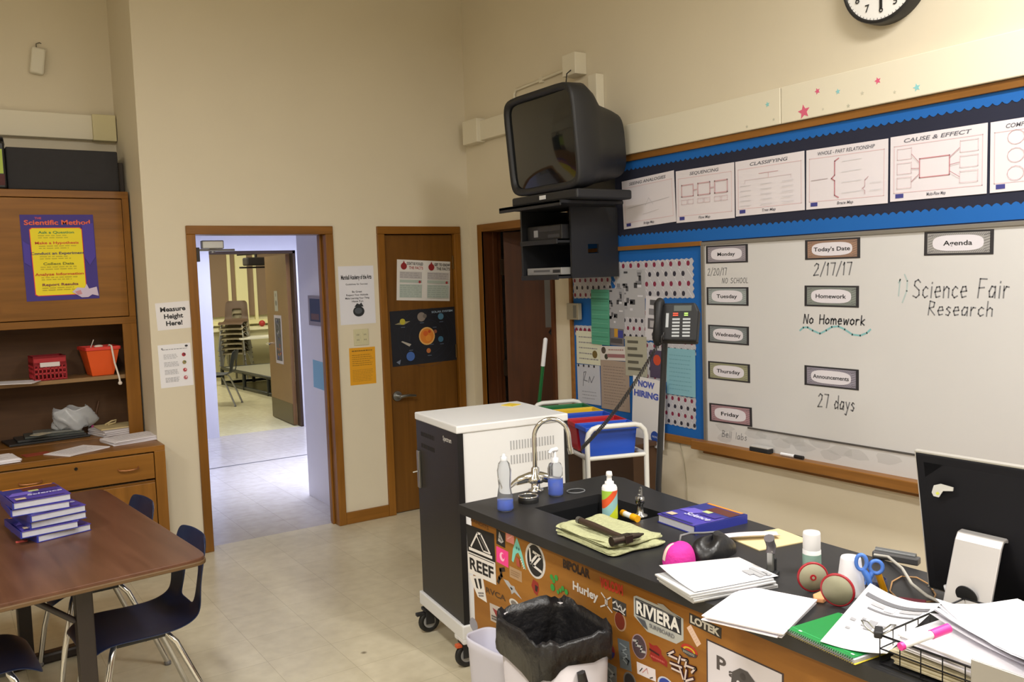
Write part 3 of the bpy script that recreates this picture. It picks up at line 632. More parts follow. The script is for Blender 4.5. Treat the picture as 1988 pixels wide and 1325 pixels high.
# ---------------------------------------------------------------- demonstration bench
BZ, FX = .91, 1.55
bench = thing('lab_bench', 'long science bench with black stone top and stickers over its wooden front', 'bench', (1.80, 1.0, 0))
def inb(g): g.X = Matrix.Translation((-1.80, -1.0, 0)); return g
SX0, SX1, SY0, SY1 = 1.70, 1.99, 2.09, 2.44
g = inb(G())
g.box((1.52, -.6, .878), (SX0, 2.655, BZ), BLACKTOP); g.box((SX0, SY1, .878), (SX1, 2.655, BZ), BLACKTOP); g.box((SX0, -.6, .878), (SX1, SY0, BZ), BLACKTOP)
g.prism([(SX1, -.6), (2.11, -.6), (2.115, 1.3), (2.125, 1.7), (2.175, 2.32), (2.225, 2.57), (2.20, 2.655), (SX1, 2.655)], .878, BZ, BLACKTOP)
g.build('worktop', bench)
g = inb(G()); SK = mat('black sink resin', '17181a', .35)
g.box((SX0, SY0, .68), (SX1, SY1, .69), SK); g.box((SX0 - .01, SY0 - .01, .68), (SX0, SY1 + .01, .878), SK); g.box((SX1, SY0 - .01, .68), (SX1 + .01, SY1 + .01, .878), SK); g.box((SX0, SY0 - .01, .68), (SX1, SY0, .878), SK); g.box((SX0, SY1, .68), (SX1, SY1 + .01, .878), SK)
g.build('sink_basin', bench)
BW = wood('bench front wood', '7a4c1a', '9c6a2c', .4, axis=1)
g = inb(G()); g.box((FX, -.6, .10), (FX + .02, 2.62, .878), BW); g.box((FX + .02, 2.60, .1), (2.08, 2.62, .878), BW); g.box((2.06, -.6, .1), (2.08, 2.6, .878), BW); g.box((FX + .05, -.6, 0), (2.05, 2.58, .1), BLACKM)
g.build('cabinet_body', bench)
# stickers on the front of the bench
def ST(rect, paper=None, shape=None, z=0): return Sheet(rect, 'B', FX - z, paper, th=.0005, shape=shape)
def oval(n=22, u=.5, v=.5, a=.5, b=.5): return [(u + a * math.cos(2 * math.pi * k / n), v + b * math.sin(2 * math.pi * k / n)) for k in range(n)]
def stick(s, label, name='sticker'): return s.done(name, label, parent=bench)
K, W_ = '1b1a1c', 'd9d5d2'
s = ST((2.561, 0.748, 0.185, 0.177, 1.6), K)
s.rect(0, .56, 1, 1, W_); s.rect(.04, .585, .96, .6, K); s.text('REEF', .5, .79, .24, K, fit=.86, bold=.03)
s.line([(.16, .42), (.42, .1), (.54, .1), (.84, .42)], .045, W_); s.line([(.40, .18), (.60, .42), (.84, .42)], .03, W_); s.line([(.50, .16), (.72, .37)], .03, '6b6867'); s.rect(.08, .45, .92, .51, W_)
stick(s, 'large black and white sticker with a triangle over REEF')
s = ST((2.591, 0.612, 0.096, 0.092, 14.6), W_, [(0, 0), (1, 0), (1, 1), (.4, .8)]); s.pol([(.35, .1), (.5, .1), (.55, .5), (.42, .45)], K); s.pol([(.65, .1), (.85, .1), (.82, .45), (.7, .5)], K); s.rows(.5, .6, .9, .8, 2, .06, '77757a'); stick(s, 'white wedge sticker with black bars')
s = ST((2.429, 0.834, 0.054, 0.052, -3.0), K); s.pol([(.2, .75), (.35, .08), (.85, .62), (.6, .8)], 'b8b8ba'); s.line([(.4, .2), (.6, .75)], .04, K); s.line([(.3, .5), (.7, .6)], .04, K); stick(s, 'small black sticker with a grey sail')
s = ST((2.372, 0.849, 0.048, 0.034, -0.3), 'd98880'); s.line([(.2, .7), (.8, .2)], .1, 'e6b5ad'); stick(s, 'small salmon pink sticker')
s = ST((2.423, 0.772, 0.073, 0.055, -2.4), 'e8408c'); s.disc(.5, .5, .28, 'f2b7cf', 14); s.disc(.58, .44, .17, 'e8408c', 12); stick(s, 'hot pink square sticker with a pale swirl')
s = ST((2.325, 0.811, 0.081, 0.098, -0.4), '79c4b8', [(.42, 0), (.6, .22), (.8, .55), (1, .98), (.8, .9), (.68, .66), (.5, .5), (.32, .58), (.12, .92), (0, .88), (.12, .45)])
s.disc(.4, .36, .05, '3b7c78', 8); s.disc(.56, .37, .05, '3b7c78', 8)
for k in range(5): s.pol([(.66 + k * .06, .66 + k * .06), (.74 + k * .06, .68 + k * .06), (.66 + k * .05, .74 + k * .06)], 'e4e4e0')
s.pol([(.36, .66), (.6, .7), (.66, .98), (.4, .96)], 'a3483a'); stick(s, 'teal open mouthed shark shaped sticker')
s = ST((2.229, 0.809, 0.111, 0.116, -0.3), 'c9c6c4', oval(26)); s.disc(.5, .5, .435, K, 26, sy=1) if False else s.pol(oval(26, .5, .5, .40, .44), K)
s.line([(.24, .22), (.28, .62), (.62, .3), (.42, .27)], .075, W_); s.line([(.62, .3), (.80, .32), (.42, .66), (.80, .74)], .075, W_); stick(s, 'tall black oval sticker with a white VZ monogram')
s = ST((2.431, 0.705, 0.06, 0.062, 2.3)); s.line([(.8, .1), (.4, .2), (.5, .5), (.25, .7), (.1, .95)], .22, '30231a'); stick(s, 'dark brown squiggle sticker')
s = ST((2.345, 0.733, 0.072, 0.037, 0.0), 'a88a6a'); s.rows(.1, .2, .9, .8, 3, .1, '8f7254'); stick(s, 'faded beige sticker')
s = ST((2.37, 0.678, 0.114, 0.043, -1.8), 'a9aaae', [(.05, .12), (.3, .08), (.45, .3), (.62, .25), (.66, .45), (1, .95), (.62, .72), (.48, 1), (.42, .7), (.2, .4)]); s.pol([(.42, .42), (.55, .5), (.5, .65), (.42, .55)], K); stick(s, 'silver four pointed star sticker')
s = ST((2.473, 0.628, 0.139, 0.031, 1.7)); s.text('RVCA', .5, .5, .62, '4a3320', fit=.9, bold=.02); stick(s, 'dark lettering reading RVCA')
s = ST((2.562, 0.855, 0.123, 0.022, -3.5)); s.text('BANDITS', .5, .5, .6, '5c3c1e', fit=.95, bold=.02); stick(s, 'faint brown lettering under the worktop corner')
s = ST((2.234, 0.72, 0.054, 0.049, -1.8), '8f2a20', [(.3, 0), (.8, .1), (.9, .5), (.7, 1), (.4, .9), (.1, .5)]); s.pol([(.5, .3), (.8, .35), (.7, .75), (.5, .7)], '2e1a18'); stick(s, 'red and black figure sticker')
s = ST((2.109, 0.762, 0.113, 0.067, -1.3))
for u, v, r_ in ((.2, .25, .13), (.42, .18, .14), (.3, .38, .12), (.25, .72, .17), (.5, .8, .1), (.72, .52, .12), (.88, .6, .13), (.62, .66, .1)): s.disc(u, v, r_, '2f8f3d', 9)
stick(s, 'bright green clover shaped sticker')
s = ST((2.016, 0.84, 0.137, 0.036, 0.0)); s.text('BIPOLAR', .5, .5, .72, '33211a', fit=.95, bold=.05); stick(s, 'dark brown graffiti lettering')
s = ST((1.948, 0.78, 0.181, 0.047, -1.5)); s.text('Hurley', .35, .45, .55, 'ccc6c0', fit=.66, bold=.035); s.line([(.76, .05), (.86, .3), (.86, .7), (.74, .95)], .09, 'ccc6c0'); s.line([(.99, .05), (.90, .3), (.90, .7), (1.02, .95)], .09, 'ccc6c0'); stick(s, 'white lettering reading Hurley with a two curve mark')
s = ST((1.856, 0.832, 0.102, 0.031, 1.7)); s.text('VOLCOM', .5, .5, .85, 'b0361f', fit=.98, bold=.07); stick(s, 'faded red lettering sticker')
s = ST((1.824, 0.781, 0.059, 0.036, -1.1), '3a3836'); s.line([(.05, .4), (.3, .15), (.4, .6), (.6, .3), (.75, .8), (.95, .4)], .13, 'c8c5c2'); s.line([(.1, .8), (.5, .75), (.9, .9)], .1, 'c8c5c2'); stick(s, 'black and white graffiti sticker')
s = ST((1.821, 0.74, 0.05, 0.056, -1.0), 'a58468', oval(20)); s.pol(oval(20, .47, .48, .42, .44), '6e2a18'); stick(s, 'dark red oval sticker')
s = ST((1.668, 0.79, 0.189, 0.089, -0.4), 'a7a8a4', [(.06, 0), (.7, .0), (1, .08), (1, .72), (.86, .93), (.28, .98), (0, .68), (0, .06)])
s.rect(.04, .08, .96, .60, '23242a'); s.rect(.06, .11, .94, .125, '8a8a8c'); s.text('RIVIERA', .5, .35, .40, 'd8d6d2', fit=.88, bold=.035); s.text('SURFBOARD', .58, .74, .13, '6d6e72', fit=.5, bold=.02); s.pol([(.5, -.06), (.62, -.1), (.9, .1), (.6, .08)], '98958e'); s.pol([(.06, .64), (.24, .66), (.3, .9), (.2, .86)], '4d4f55'); stick(s, 'large grey shield sticker reading RIVIERA')
s = ST((1.498, 0.833, 0.108, 0.028, -2.7), '2c2622'); s.text('LOTEK', .5, .5, .66, 'c9c5bd', fit=.92, bold=.05); stick(s, 'black sticker reading LOTEK')
s = ST((1.537, 0.794, 0.019, 0.052, 42.1), 'd2b5a2'); s.rows(.2, .1, .8, .9, 6, .02, 'b89682'); stick(s, 'narrow tilted cream label')
s = ST((1.554, 0.749, 0.059, 0.032, -0.7), 'a8301c', oval(22)); s.pol(oval(20, .5, .5, .36, .3), 'c9a52a'); s.pol(oval(20, .5, .52, .25, .2), 'a8301c'); s.pol([(0, .5), (1, .55), (.9, .82), (.5, 1), (.12, .82)], '3a3836'); s.rows(.15, .6, .85, .8, 2, .05, 'a5a39e'); stick(s, 'round rainbow sticker with a grey lower half')
s = ST((1.579, 0.697, 0.118, 0.071, -0.8)); 
for a_, c_ in ((.15, '3a1620'), (.075, 'c9b9b4')):
    for pts in ([(.25, .06), (.05, .3), (.35, .28)], [(.45, .12), (.4, .4)], [(.5, .2), (.65, .15), (.6, .42)], [(.62, .35), (.9, .3), (.8, .5)], [(.15, .55), (.5, .5)], [(.2, .72), (.5, .7)], [(.45, .55), (.55, .9)], [(.65, .5), (.6, .95), (.85, .7)]): s.line(pts, a_, c_)
stick(s, 'purple and cream jagged graffiti sticker')
s = ST((1.377, 0.713, 0.236, 0.174, -0.6), '3b3033'); s.rect(.02, .02, .98, .98, 'cfcbd4'); s.text('P', .21, .27, .2, '4d4748', fit=.13, bold=.03); s.text('a', .36, .33, .12, '4d4748', fit=.1, bold=.03)
s.pol([(.34, .5), (.36, .3), (.46, .2), (.56, .2), (.66, .3), (.8, .42), (.8, .5), (.7, .48), (.6, .6), (.5, .55), (.4, .62)], '4a4648'); s.disc(.44, .42, .035, 'cfcbd4', 10); s.disc(.5, .3, .05, '3b3638', 10); s.rows(.2, .7, .9, .85, 2, .04, '6a6668'); stick(s, 'large white paper with a letter P and dark animal drawing')
s = ST((1.744, 0.694, 0.061, 0.069, -1.0), '9a8088', oval(22)); s.pol(oval(22, .5, .5, .44, .46), '4a3a40'); s.line([(.12, .35), (.4, .3), (.3, .5), (.7, .45), (.6, .65), (.9, .6)], .09, 'a7a5a6'); stick(s, 'dark oval sticker with grey script')
s = ST((1.674, 0.697, 0.079, 0.055, -0.5), '8a2018', [(.1, .1), (.3, .15), (.5, .05), (.7, .2), (.72, .4), (1, .62), (.98, .9), (.6, .85), (.3, .95), (.12, .75), (.2, .5)]); s.line([(.15, .42), (.6, .48)], .1, '3c1210'); s.rows(.2, .62, .9, .8, 1, .1, 'b5504a'); stick(s, 'dark red cloud shaped sticker')
s = ST((1.806, 0.649, 0.049, 0.083, 6.1), '5e666c'); s.line([(.2, .15), (.8, .25), (.3, .4), (.8, .5), (.3, .65), (.7, .8)], .05, '8d969c'); s.line([(.6, .6), (.85, .66), (.7, .8)], .06, '2b2f33'); stick(s, 'grey vertical poster sticker')
s = ST((1.868, 0.639, 0.041, 0.043, -0.7), '7c2028', oval(16)); s.pol([(0, .5), (1, .5), (.85, .88), (.5, 1), (.15, .88)], '2a2f6e'); stick(s, 'small round red and blue sticker')
s = ST((1.718, 0.633, 0.074, 0.033, 3.4), 'd6cdd0'); s.line([(.15, .7), (.3, .35)], .08, K); s.line([(.3, .7), (.55, .2), (.6, .6)], .06, 'c07a78'); s.line([(.7, .9), (.85, .75)], .08, K); stick(s, 'white parallelogram sticker with thin marks')
s = ST((1.786, 0.577, 0.055, 0.058, -1.3), '6e6a66', oval(18)); s.pol(oval(18, .5, .5, .4, .42), '2e2b2c'); stick(s, 'small dark oval sticker near the bench foot')
s = ST((1.642, 0.623, 0.064, 0.045, -0.6), 'b9bcc8', oval(18)); s.pol(oval(18, .5, .5, .4, .42), '2d3f94'); stick(s, 'blue oval sticker with a white rim')
s = ST((1.866, 0.558, 0.046, 0.084, -0.9), '6c6e6e'); s.line([(.2, .2), (.8, .3), (.3, .5), (.7, .7)], .08, '9ba0a0'); stick(s, 'grey lettered sticker behind the black lined bin')
s = ST((2.469, 0.556, 0.089, 0.062, 3.2), 'b7ada4'); s.pol([(.2, .2), (.7, .3), (.5, .7)], '8a3030'); s.rows(.1, .6, .9, .9, 2, .1, '55504c'); stick(s, 'torn grey sticker with a red patch beside the black bin liner')
s = ST((2.36, 0.629, 0.059, 0.029, -1.5), 'c9c6c0', oval(16)); s.pol(oval(16, .5, .5, .32, .32), '77706a'); stick(s, 'small round pale sticker above the black bin liner')
s = ST((2.63, 0.469, 0.057, 0.051, -2.2), '8a8a96', oval(10)); stick(s, 'pale scribbled sticker low by the cart')

# ---------------------------------------------------------------- things standing on the bench
def on(x, y, dz=0.0): return (x, y, BZ + dz)
GLASS = mat('clear bottle plastic', 'e6eaf0', .08, trans=.9, spec=.5)
BLUEL = mat('blue liquid', '0a55d8', .2)
r = thing('squeeze_bottle', 'clear squeeze bottle with blue liquid standing at the far corner of the bench', 'bottle', (1.607, 2.482, 0.91))
g = G(); g.lathe([(.001, 0), (.027, .001), (.029, .008), (.027, .05), (.021, .085), (.024, .12), (.025, .14), (.019, .165), (.010, .176)], GLASS, 28); g.build('body', r)
g = G(); g.lathe([(.001, .002), (.026, .003), (.0275, .01), (.0262, .036), (.0255, .037), (.001, .037)], BLUEL, 28); g.build('liquid', r)
g = G(); g.lathe([(.012, .172), (.012, .188), (.006, .19), (.006, .197), (.001, .198)], mat('frosted cap', 'c9cbd0', .4), 20); g.build('cap', r)
# gooseneck tap
fx, fy, _ = (1.849, 2.641, 0.91)
r = thing('gooseneck_tap', 'tall chrome gooseneck tap standing behind the sink', 'tap', (fx, fy, BZ), -35)
g = G(); g.lathe([(.001, .03), (.03, .03), (.034, .034), (.03, .05), (.017, .065), (.015, .085), (.009, .09)], CHROME, 24); g.lathe([(.03, 0), (.03, .004), (.018, .008), (.016, .03)], CHROME, 24)
g.tube([(-.075, 0, .03), (-.06, 0, .038), (-.02, 0, .05), (.02, 0, .05), (.06, 0, .042), (.078, 0, .036)], [.012, .017, .02, .02, .016, .01], CHROME, 14)
g.build('valve_body', r)
g = G(); pts = [(0, 0, .08), (0, 0, .20)] + [(.065 - .065 * math.cos(a), 0, .20 + .068 * math.sin(a)) for a in [k * math.pi / 14 for k in range(1, 15)]] + [(.132, 0, .17), (.135, 0, .15)]
g.tube(pts, .0085, CHROME, 14); g.cyl((.1335, 0, .158), (.137, 0, .135), .011, CHROME, 14); g.build('spout', r)
for sgn in (-1, 1):
    g = G(); g.tube([(sgn * .07, 0, .035), (sgn * .085, -.02, .03), (sgn * .10, -.045, .02)], [.012, .009, .006], CHROME, 12); g.build('lever', r)
r = thing('drain_fitting', 'low round chrome and black ring on the bench in front of the tap', 'ring', (1.73, 2.519, 0.91))
g = G(); g.lathe([(.036, 0), (.037, .012), (.034, .02), (.028, .02), (.026, .008), (.001, .008)], mat('black rubber', '151516', .5), 26); g.build('body', r)
g = G(); g.tube([(.033 * math.cos(k * math.pi / 12), .033 * math.sin(k * math.pi / 12), .021) for k in range(24)], .0035, CHROME, 8, closed=True); g.build('chrome_rim', r)
# hand sanitizer
r = thing('sanitizer_bottle', 'clear pump bottle of blue hand sanitizer behind the tap spout', 'bottle', (1.86, 2.53, 0.91), 20)
g = G(); g.lathe([(.001, 0), (.026, .001), (.028, .008), (.028, .10), (.022, .118), (.012, .124), (.012, .13)], GLASS, 28); g.build('body', r)
g = G(); g.lathe([(.001, .002), (.0255, .003), (.0268, .01), (.0268, .06), (.001, .06)], BLUEL, 28); g.build('liquid', r)
g = G(); WPL = mat('white plastic', 'e4e5ea', .35); g.lathe([(.014, .122), (.014, .14), (.006, .142), (.005, .165), (.001, .166)], WPL, 18); g.tube([(.012, 0, .168), (-.02, 0, .17), (-.038, 0, .162)], [.009, .007, .005], WPL, 10); g.build('pump', r)
g = G(); g.tube([(.035 * math.cos(k * math.pi / 12), .03 * math.sin(k * math.pi / 12), .0025) for k in range(24)], .0025, mat('clear ring', '8d8f92', .2, trans=.4), 6, closed=True)
o = g.build('plastic_ring'); put(o, (1.948, 2.523, 0.91)); tag(o, 'thin clear ring lying on the bench behind the sink', 'ring')
# spray bottle
r = thing('spray_bottle', 'white spray bottle with orange, blue and green diagonal label beside the towel', 'bottle', (1.811, 2.166, 0.91), -20)
g = G(); BODY = mat('white bottle plastic', 'e6e6e8', .35)
g.lathe([(.001, 0), (.024, .001), (.0255, .006), (.0255, .105), (.022, .113), (.012, .118)], BODY, 30); g.build('body', r)
def label_mat():
    m = mat('diagonal stripe label', 'd0d4c0', .4); nt = m.node_tree; b = nt.nodes['Principled BSDF']
    tc = nt.nodes.new('ShaderNodeTexCoord'); sp = nt.nodes.new('ShaderNodeSeparateXYZ'); nt.links.new(tc.outputs['Object'], sp.inputs[0])
    a = nt.nodes.new('ShaderNodeMath'); a.operation = 'MULTIPLY_ADD'; a.inputs[1].default_value = -1.1; nt.links.new(sp.outputs[0], a.inputs[0]); nt.links.new(sp.outputs[2], a.inputs[2])
    d = nt.nodes.new('ShaderNodeMath'); d.operation = 'DIVIDE'; d.inputs[1].default_value = .11; nt.links.new(a.outputs[0], d.inputs[0])
    cr = nt.nodes.new('ShaderNodeValToRGB'); cr.color_ramp.interpolation = 'CONSTANT'; e = cr.color_ramp.elements
    e[0].position = 0; e[0].color = lin('c3cf2a'); e[1].position = .26; e[1].color = lin('8fbcc0')
    for p_, c_ in ((.6, 'd9552c'), (.86, '9dc246')): q = e.new(p_); q.color = lin(c_)
    nt.links.new(d.outputs[0], cr.inputs[0]); nt.links.new(cr.outputs[0], b.inputs['Base Color']); return m
g = G(); g.lathe([(.0258, .004), (.0258, .098)], label_mat(), 30); g.build('label', r)
g = G(); g.lathe([(.015, .115), (.015, .125), (.009, .128), (.008, .142), (.011, .145), (.009, .158), (.001, .16)], BODY, 20); g.build('nozzle', r)
# glue stick
r = thing('glue_stick', 'yellow glue stick with a white band lying beside the sink', 'glue stick', (1.857, 2.119, 0.91), -97)
g = G(); g.X = Matrix.Translation((0, 0, .0115)); YEL = mat('yellow plastic', 'e6a412', .4); g.cyl((-.04, 0, 0), (.012, 0, 0), .0095, mat('white label', 'dcdde0', .5), 18); g.cyl((-.046, 0, 0), (-.03, 0, 0), .011, YEL, 18); g.cyl((.012, 0, 0), (.042, 0, 0), .0115, YEL, 18); g.build('body', r)
# gas turret
r = thing('gas_valve', 'small chrome gas valve with two nozzles standing behind the sink', 'valve', (1.906, 2.125, 0.91), 20)
TU = mat('dull chrome', '9a9a98', .25, metal=1)
g = G(); g.lathe([(.024, 0), (.024, .005), (.011, .01), (.010, .04), (.015, .045), (.015, .065), (.001, .068)], TU, 20)
g.build('body', r)
for a in (25, 205):
    g = G(); g.X = Matrix.Rotation(R(a), 4, 'Z'); g.tube([(.01, 0, .055), (.035, 0, .058), (.05, 0, .064), (.068, 0, .08)], [.008, .007, .006, .004], TU, 10); g.build('nozzle', r)
    g = G(); g.X = Matrix.Rotation(R(a), 4, 'Z'); g.tube([(.03, 0, .06), (.03, 0, .08)], .004, TU, 8); g.box((.01, -.004, .08), (.045, .004, .086), TU); g.build('tap_handle', r, bevel=.002)
# folded towel and hammer
TOW = mat('pale green terry cloth', 'a9ab84', .95, noise=.12, scale=60, bump=.8)
tr = (1.667, 2.003, 0.304, 0.199, -92.8)
def towel_slab(w, d, h, seed, fold=.0):
    g = G(); n = 28
    def prof(a):  # rounded slab cross section
        t = 2 * math.pi * a; cx, cz = math.cos(t), math.sin(t)
        return (math.copysign(abs(cx) ** .25, cx), math.copysign(abs(cz) ** .75, cz))
    def f(a, b):
        cx, cz = prof(a); y = (b - .5) * d; k = 1 - abs(2 * b - 1) ** 14 * .08
        x = cx * w / 2 * k; z = h / 2 + cz * h / 2 * (1 - abs(2 * b - 1) ** 20 * .5)
        x += .004 * math.sin(9 * b + seed); y += .006 * math.sin(4 * a * 6.28 + seed) * 1
        if cz > 0: z += .0035 * math.sin(11 * b + 5 * cx + seed) + .002 * math.sin(23 * b - 7 * cx)
        return (x, y, max(0, z))
    g.grid(40, n, f, TOW)
    for b in (0.0, 1.0):
        pts = [f(i / 40, b) for i in range(40)]; g.poly(pts if b else list(reversed(pts)), TOW)
    return g
r = thing('towel', 'folded pale green towel lying at the front of the bench', 'towel', (tr[0], tr[1], BZ), tr[4])
g = towel_slab(tr[2], tr[3], .017, 1); g.build('lower_fold', r)
g = towel_slab(tr[2] * .95, tr[3] * .97, .014, 4); o = g.build('upper_fold', r); o.location = (-.006, .004, .0165)
r = thing('hammer', 'claw hammer with a dark handle lying on the green towel', 'hammer', (0, 0, 0)); ha = Vector((1.628, 2.087, 0.955)); hb = Vector((1.615, 1.864, 0.955)); dd = hb - ha; r.location = ha; r.rotation_euler = (0, 0, math.atan2(dd.y, dd.x)); LH = dd.length
g = G(); HND = mat('dark wooden handle', '35261c', .55); z0 = 0
g.tube([(.0, 0, z0), (LH * .3, 0, z0), (LH * .75, 0, z0 - .001), (LH, 0, z0)], [.010, .011, .0085, .008], HND, 12); g.build('handle', r)
g = G(); g.cyl((-.002, 0, z0), (-.016, 0, z0), .011, mat('grey steel end', '8a8a8c', .4, .9), 14); g.build('end_cap', r)
g = G(); HM = mat('dark forged steel', '4a423a', .4, .8); g.tube([(LH, .01, z0), (LH, -.035, z0)], [.012, .012], HM, 12); g.cyl((LH, -.035, z0), (LH, -.052, z0), .014, HM, 14); g.box((LH - .014, -.01, z0 - .011), (LH + .014, .016, z0 + .011), HM)
g.tube([(LH, .012, z0 + .003), (LH + .006, .04, z0 + .003), (LH - .002, .065, z0 + .001)], [.011, .008, .003], HM, 8); g.tube([(LH - .008, .012, z0 + .003), (LH - .008, .04, z0), (LH - .018, .062, z0 - .001)], [.009, .007, .003], HM, 8); g.build('head', r, bevel=.002)
# textbook builder
PAGES = mat('page edges', 'b9bac4', .8, noise=.08, scale=60)
def textbook(label, loc, rz, w, d, h, group=None, spine='r', rows=True):
    r = thing('textbook', label, 'book', loc, rz, group)
    BL = mat('blue book cover', '2a3390', .35, coat=.2); CV = mat('violet book cover', '4a3fa0', .3, coat=.3, noise=.35, scale=9)
    g = G(); g.box((-w / 2, -d / 2, 0), (w / 2, d / 2, .0028), BL); g.box((-w / 2, -d / 2, h - .0028), (w / 2, d / 2, h), CV)
    x = w / 2 if spine == 'r' else -w / 2; g.box((x - .003, -d / 2, 0), (x + .003, d / 2, h), BL)
    z = h + .0004
    def q(u0, v0, u1, v1, c, sk=0):
        nonlocal z; z += .0003
        g.poly([(-w / 2 + u0 * w, -d / 2 + v0 * d, z), (-w / 2 + u1 * w, -d / 2 + v0 * d, z), (-w / 2 + u1 * w + sk * w, -d / 2 + v1 * d, z), (-w / 2 + u0 * w + sk * w, -d / 2 + v1 * d, z)], C_(c, .35))
    q(.0, .60, .99, .99, '2b2f7c'); q(.35, .68, .98, .9, '59271c', 0); q(.05, .93, .95, .985, 'd98a2c'); q(.02, .4, .4, .62, '6a5cc0', .12); q(.5, .45, .9, .6, '3a2f88'); q(.42, .56, .6, .66, 'b9c48a'); q(.08, .1, .26, .22, 'c9b59a'); q(.05, .02, .9, .05, '22256a')
    vs, fs, x0, x1, y0, y1 = text_mesh('Science', .02, .2); z += .0004; k = w * .62 / (x1 - x0)
    g.add([((p[0] - x0) * k - w * .18, (p[1]) * k - d * .22, z) for p in vs], fs, C_('c9c8ea', .4))
    g.build('cover', r)
    g = G(); e = .003; g.box((-w / 2 + (e if spine == 'r' else .003), -d / 2 + e, .0028), (w / 2 - (.003 if spine == 'r' else e), d / 2 - e, h - .0028), PAGES); g.build('pages', r)
    return r
tb = (2.006, 1.945, 0.175, 0.218, -93.6)
textbook('blue science textbook lying at the back of the bench beside the gas valve', (tb[0], tb[1], BZ), tb[4], min(tb[2], .25), min(tb[3], .3), .028)
# pink and black pouches
r = thing('pink_case', 'round bright pink fabric case with a cream patch beside the green towel', 'case', (1.679, 1.717, 0.91), 30)
PK = mat('hot pink felt', 'd02a98', .8, bump=.3, scale=80)
g = G()
def pc(a, b):
    t = a * 2 * math.pi; ph = b * math.pi / 2; rr = 1 - .35 * max(0, math.cos(t - 1.0)) ** 8
    return (.055 * math.cos(t) * math.cos(ph) ** .6 * rr, .045 * math.sin(t) * math.cos(ph) ** .6 * rr, .055 * math.sin(ph))
g.grid(32, 10, pc, PK); g.build('body', r)
g = G(); g.grid(6, 8, lambda a, b: tuple(Vector(pc(.34 + a * .06, .15 + b * .75)) * 1.02), C_('e0cbbd', .8)); g.build('cream_patch', r)
r = thing('black_pouch', 'shiny black pouch with a thin strap lying beside the pink case', 'pouch', (1.803, 1.707, 0.91), 12)
g = G(); BP = mat('shiny black fabric', '121215', .35, bump=.3, scale=25)
def pp(a, b):
    t = a * 2 * math.pi; ph = b * math.pi / 2; c_ = math.cos(ph) ** .5
    return (.088 * math.copysign(abs(math.cos(t)) ** .7, math.cos(t)) * c_, .05 * math.sin(t) * c_, .05 * math.sin(ph) * (1 + .15 * math.sin(3 * t)))
g.grid(36, 10, pp, BP); g.build('body', r)
g = G(); g.tube([(-.07, .04, .02), (-.10, .045, .05), (-.08, .055, .062), (-.04, .05, .06), (0, .03, .055), (.04, .01, .052)], .0035, mat('grey strap', '6a6a6c', .5), 8); g.build('strap', r)
# papers behind
r_ = (2.023, 1.691, 0.185, 0.137, -10.3)
g = G().box((-r_[2] / 2, -r_[3] / 2, 0), (r_[2] / 2, r_[3] / 2, .003), mat('pale manila', 'd8c596', .7)); o = g.build('manila_folder'); put(o, (r_[0], r_[1], BZ + .0005), r_[4]); tag(o, 'cream manila folder lying at the back of the bench', 'folder')
g = G(); PP = mat('patterned paper', 'ddd2d8', .6, noise=.12, scale=40)
pa = Vector((1.868, 1.802, 0.935)); pb = Vector((2.058, 1.687, 0.94)); d_ = (pb - pa)
nn = Vector((-d_.y, d_.x, 0)).normalized() * -.035
g.grid(10, 4, lambda a, b: tuple(pa + d_ * a + nn * (b - .3) + Vector((0, 0, .006 * math.sin(3 * a) + .004 * math.cos(6 * b) - .018))), PP)
o = g.build('patterned_paper', solid=.001); tag(o, 'strip of pink and white patterned paper lying across the manila folder', 'paper')
# standing clip / stapler
r = thing('hole_punch', 'small black and grey metal punch standing on the bench near the bound packet', 'punch', (1.788, 1.489, 0.91), 25)
g = G(); g.box((-.016, -.018, 0), (.018, .018, .012), BLACKM); g.box((-.012, -.008, .012), (.004, .008, .07), STEEL); g.build('base', r, bevel=.003)
g = G(); g.tube([(-.004, 0, .06), (.004, 0, .078), (-.008, 0, .092), (-.016, 0, .105)], [.012, .013, .012, .014], mat('grey plastic grip', '5a565a', .4), 10); g.build('handle', r)
g = G(); g.box((.008, -.01, .006), (.022, .01, .045), BLACKM); g.build('catch_box', r, bevel=.003)
# bound packet and sheets
pk = (1.629, 1.528, 0.164, 0.248, -102.4)
r = thing('report_packet', 'thick white bound packet with a grey print block lying on the bench', 'packet', (pk[0], pk[1], BZ), pk[4])
g = G(); w_, d_ = pk[2], pk[3]
for i in range(5): g.X = Matrix.Translation((.004 * (i % 2), -.003 * i, i * .0052)) @ Matrix.Rotation(R((i % 3 - 1) * 1.2), 4, 'Z'); g.box((-w_ / 2, -d_ / 2, 0), (w_ / 2, d_ / 2, .0045), mat('grey white sheets', 'bfc0c2' if i < 4 else 'd6d6d8', .6))
g.build('sheets', r, bevel=.001)
g = G(); g.X = Matrix.Translation((-.004, .004, .027)); g.grid(8, 4, lambda a, b: ((a - .5) * w_, (b - .5) * d_, .016 * (1 - a) ** 2 * (1 - b) + .001), mat('white cover sheet', 'ecebef', .6))
for u0, u1, v in ((.55, .92, .86), (.62, .95, .8), (.6, .8, .75), (.78, .95, .9)): g.box(((u0 - .5) * w_, (v - .5) * d_, .0035), ((u1 - .5) * w_, (v - .5) * d_ + .012, .005), C_('a5a6aa'))
g.build('cover_sheet', r, solid=.001)
ps = (1.575, 1.341, 0.18, 0.236, -71.5)
o = paper_stack('paper_stack', 'low stack of white copy paper lying along the front edge of the bench', 'papers', (ps[0], ps[1], BZ), ps[4], ps[2], min(ps[3], .3), 6, seed=12, jit=2, th=.0022, print_=False)
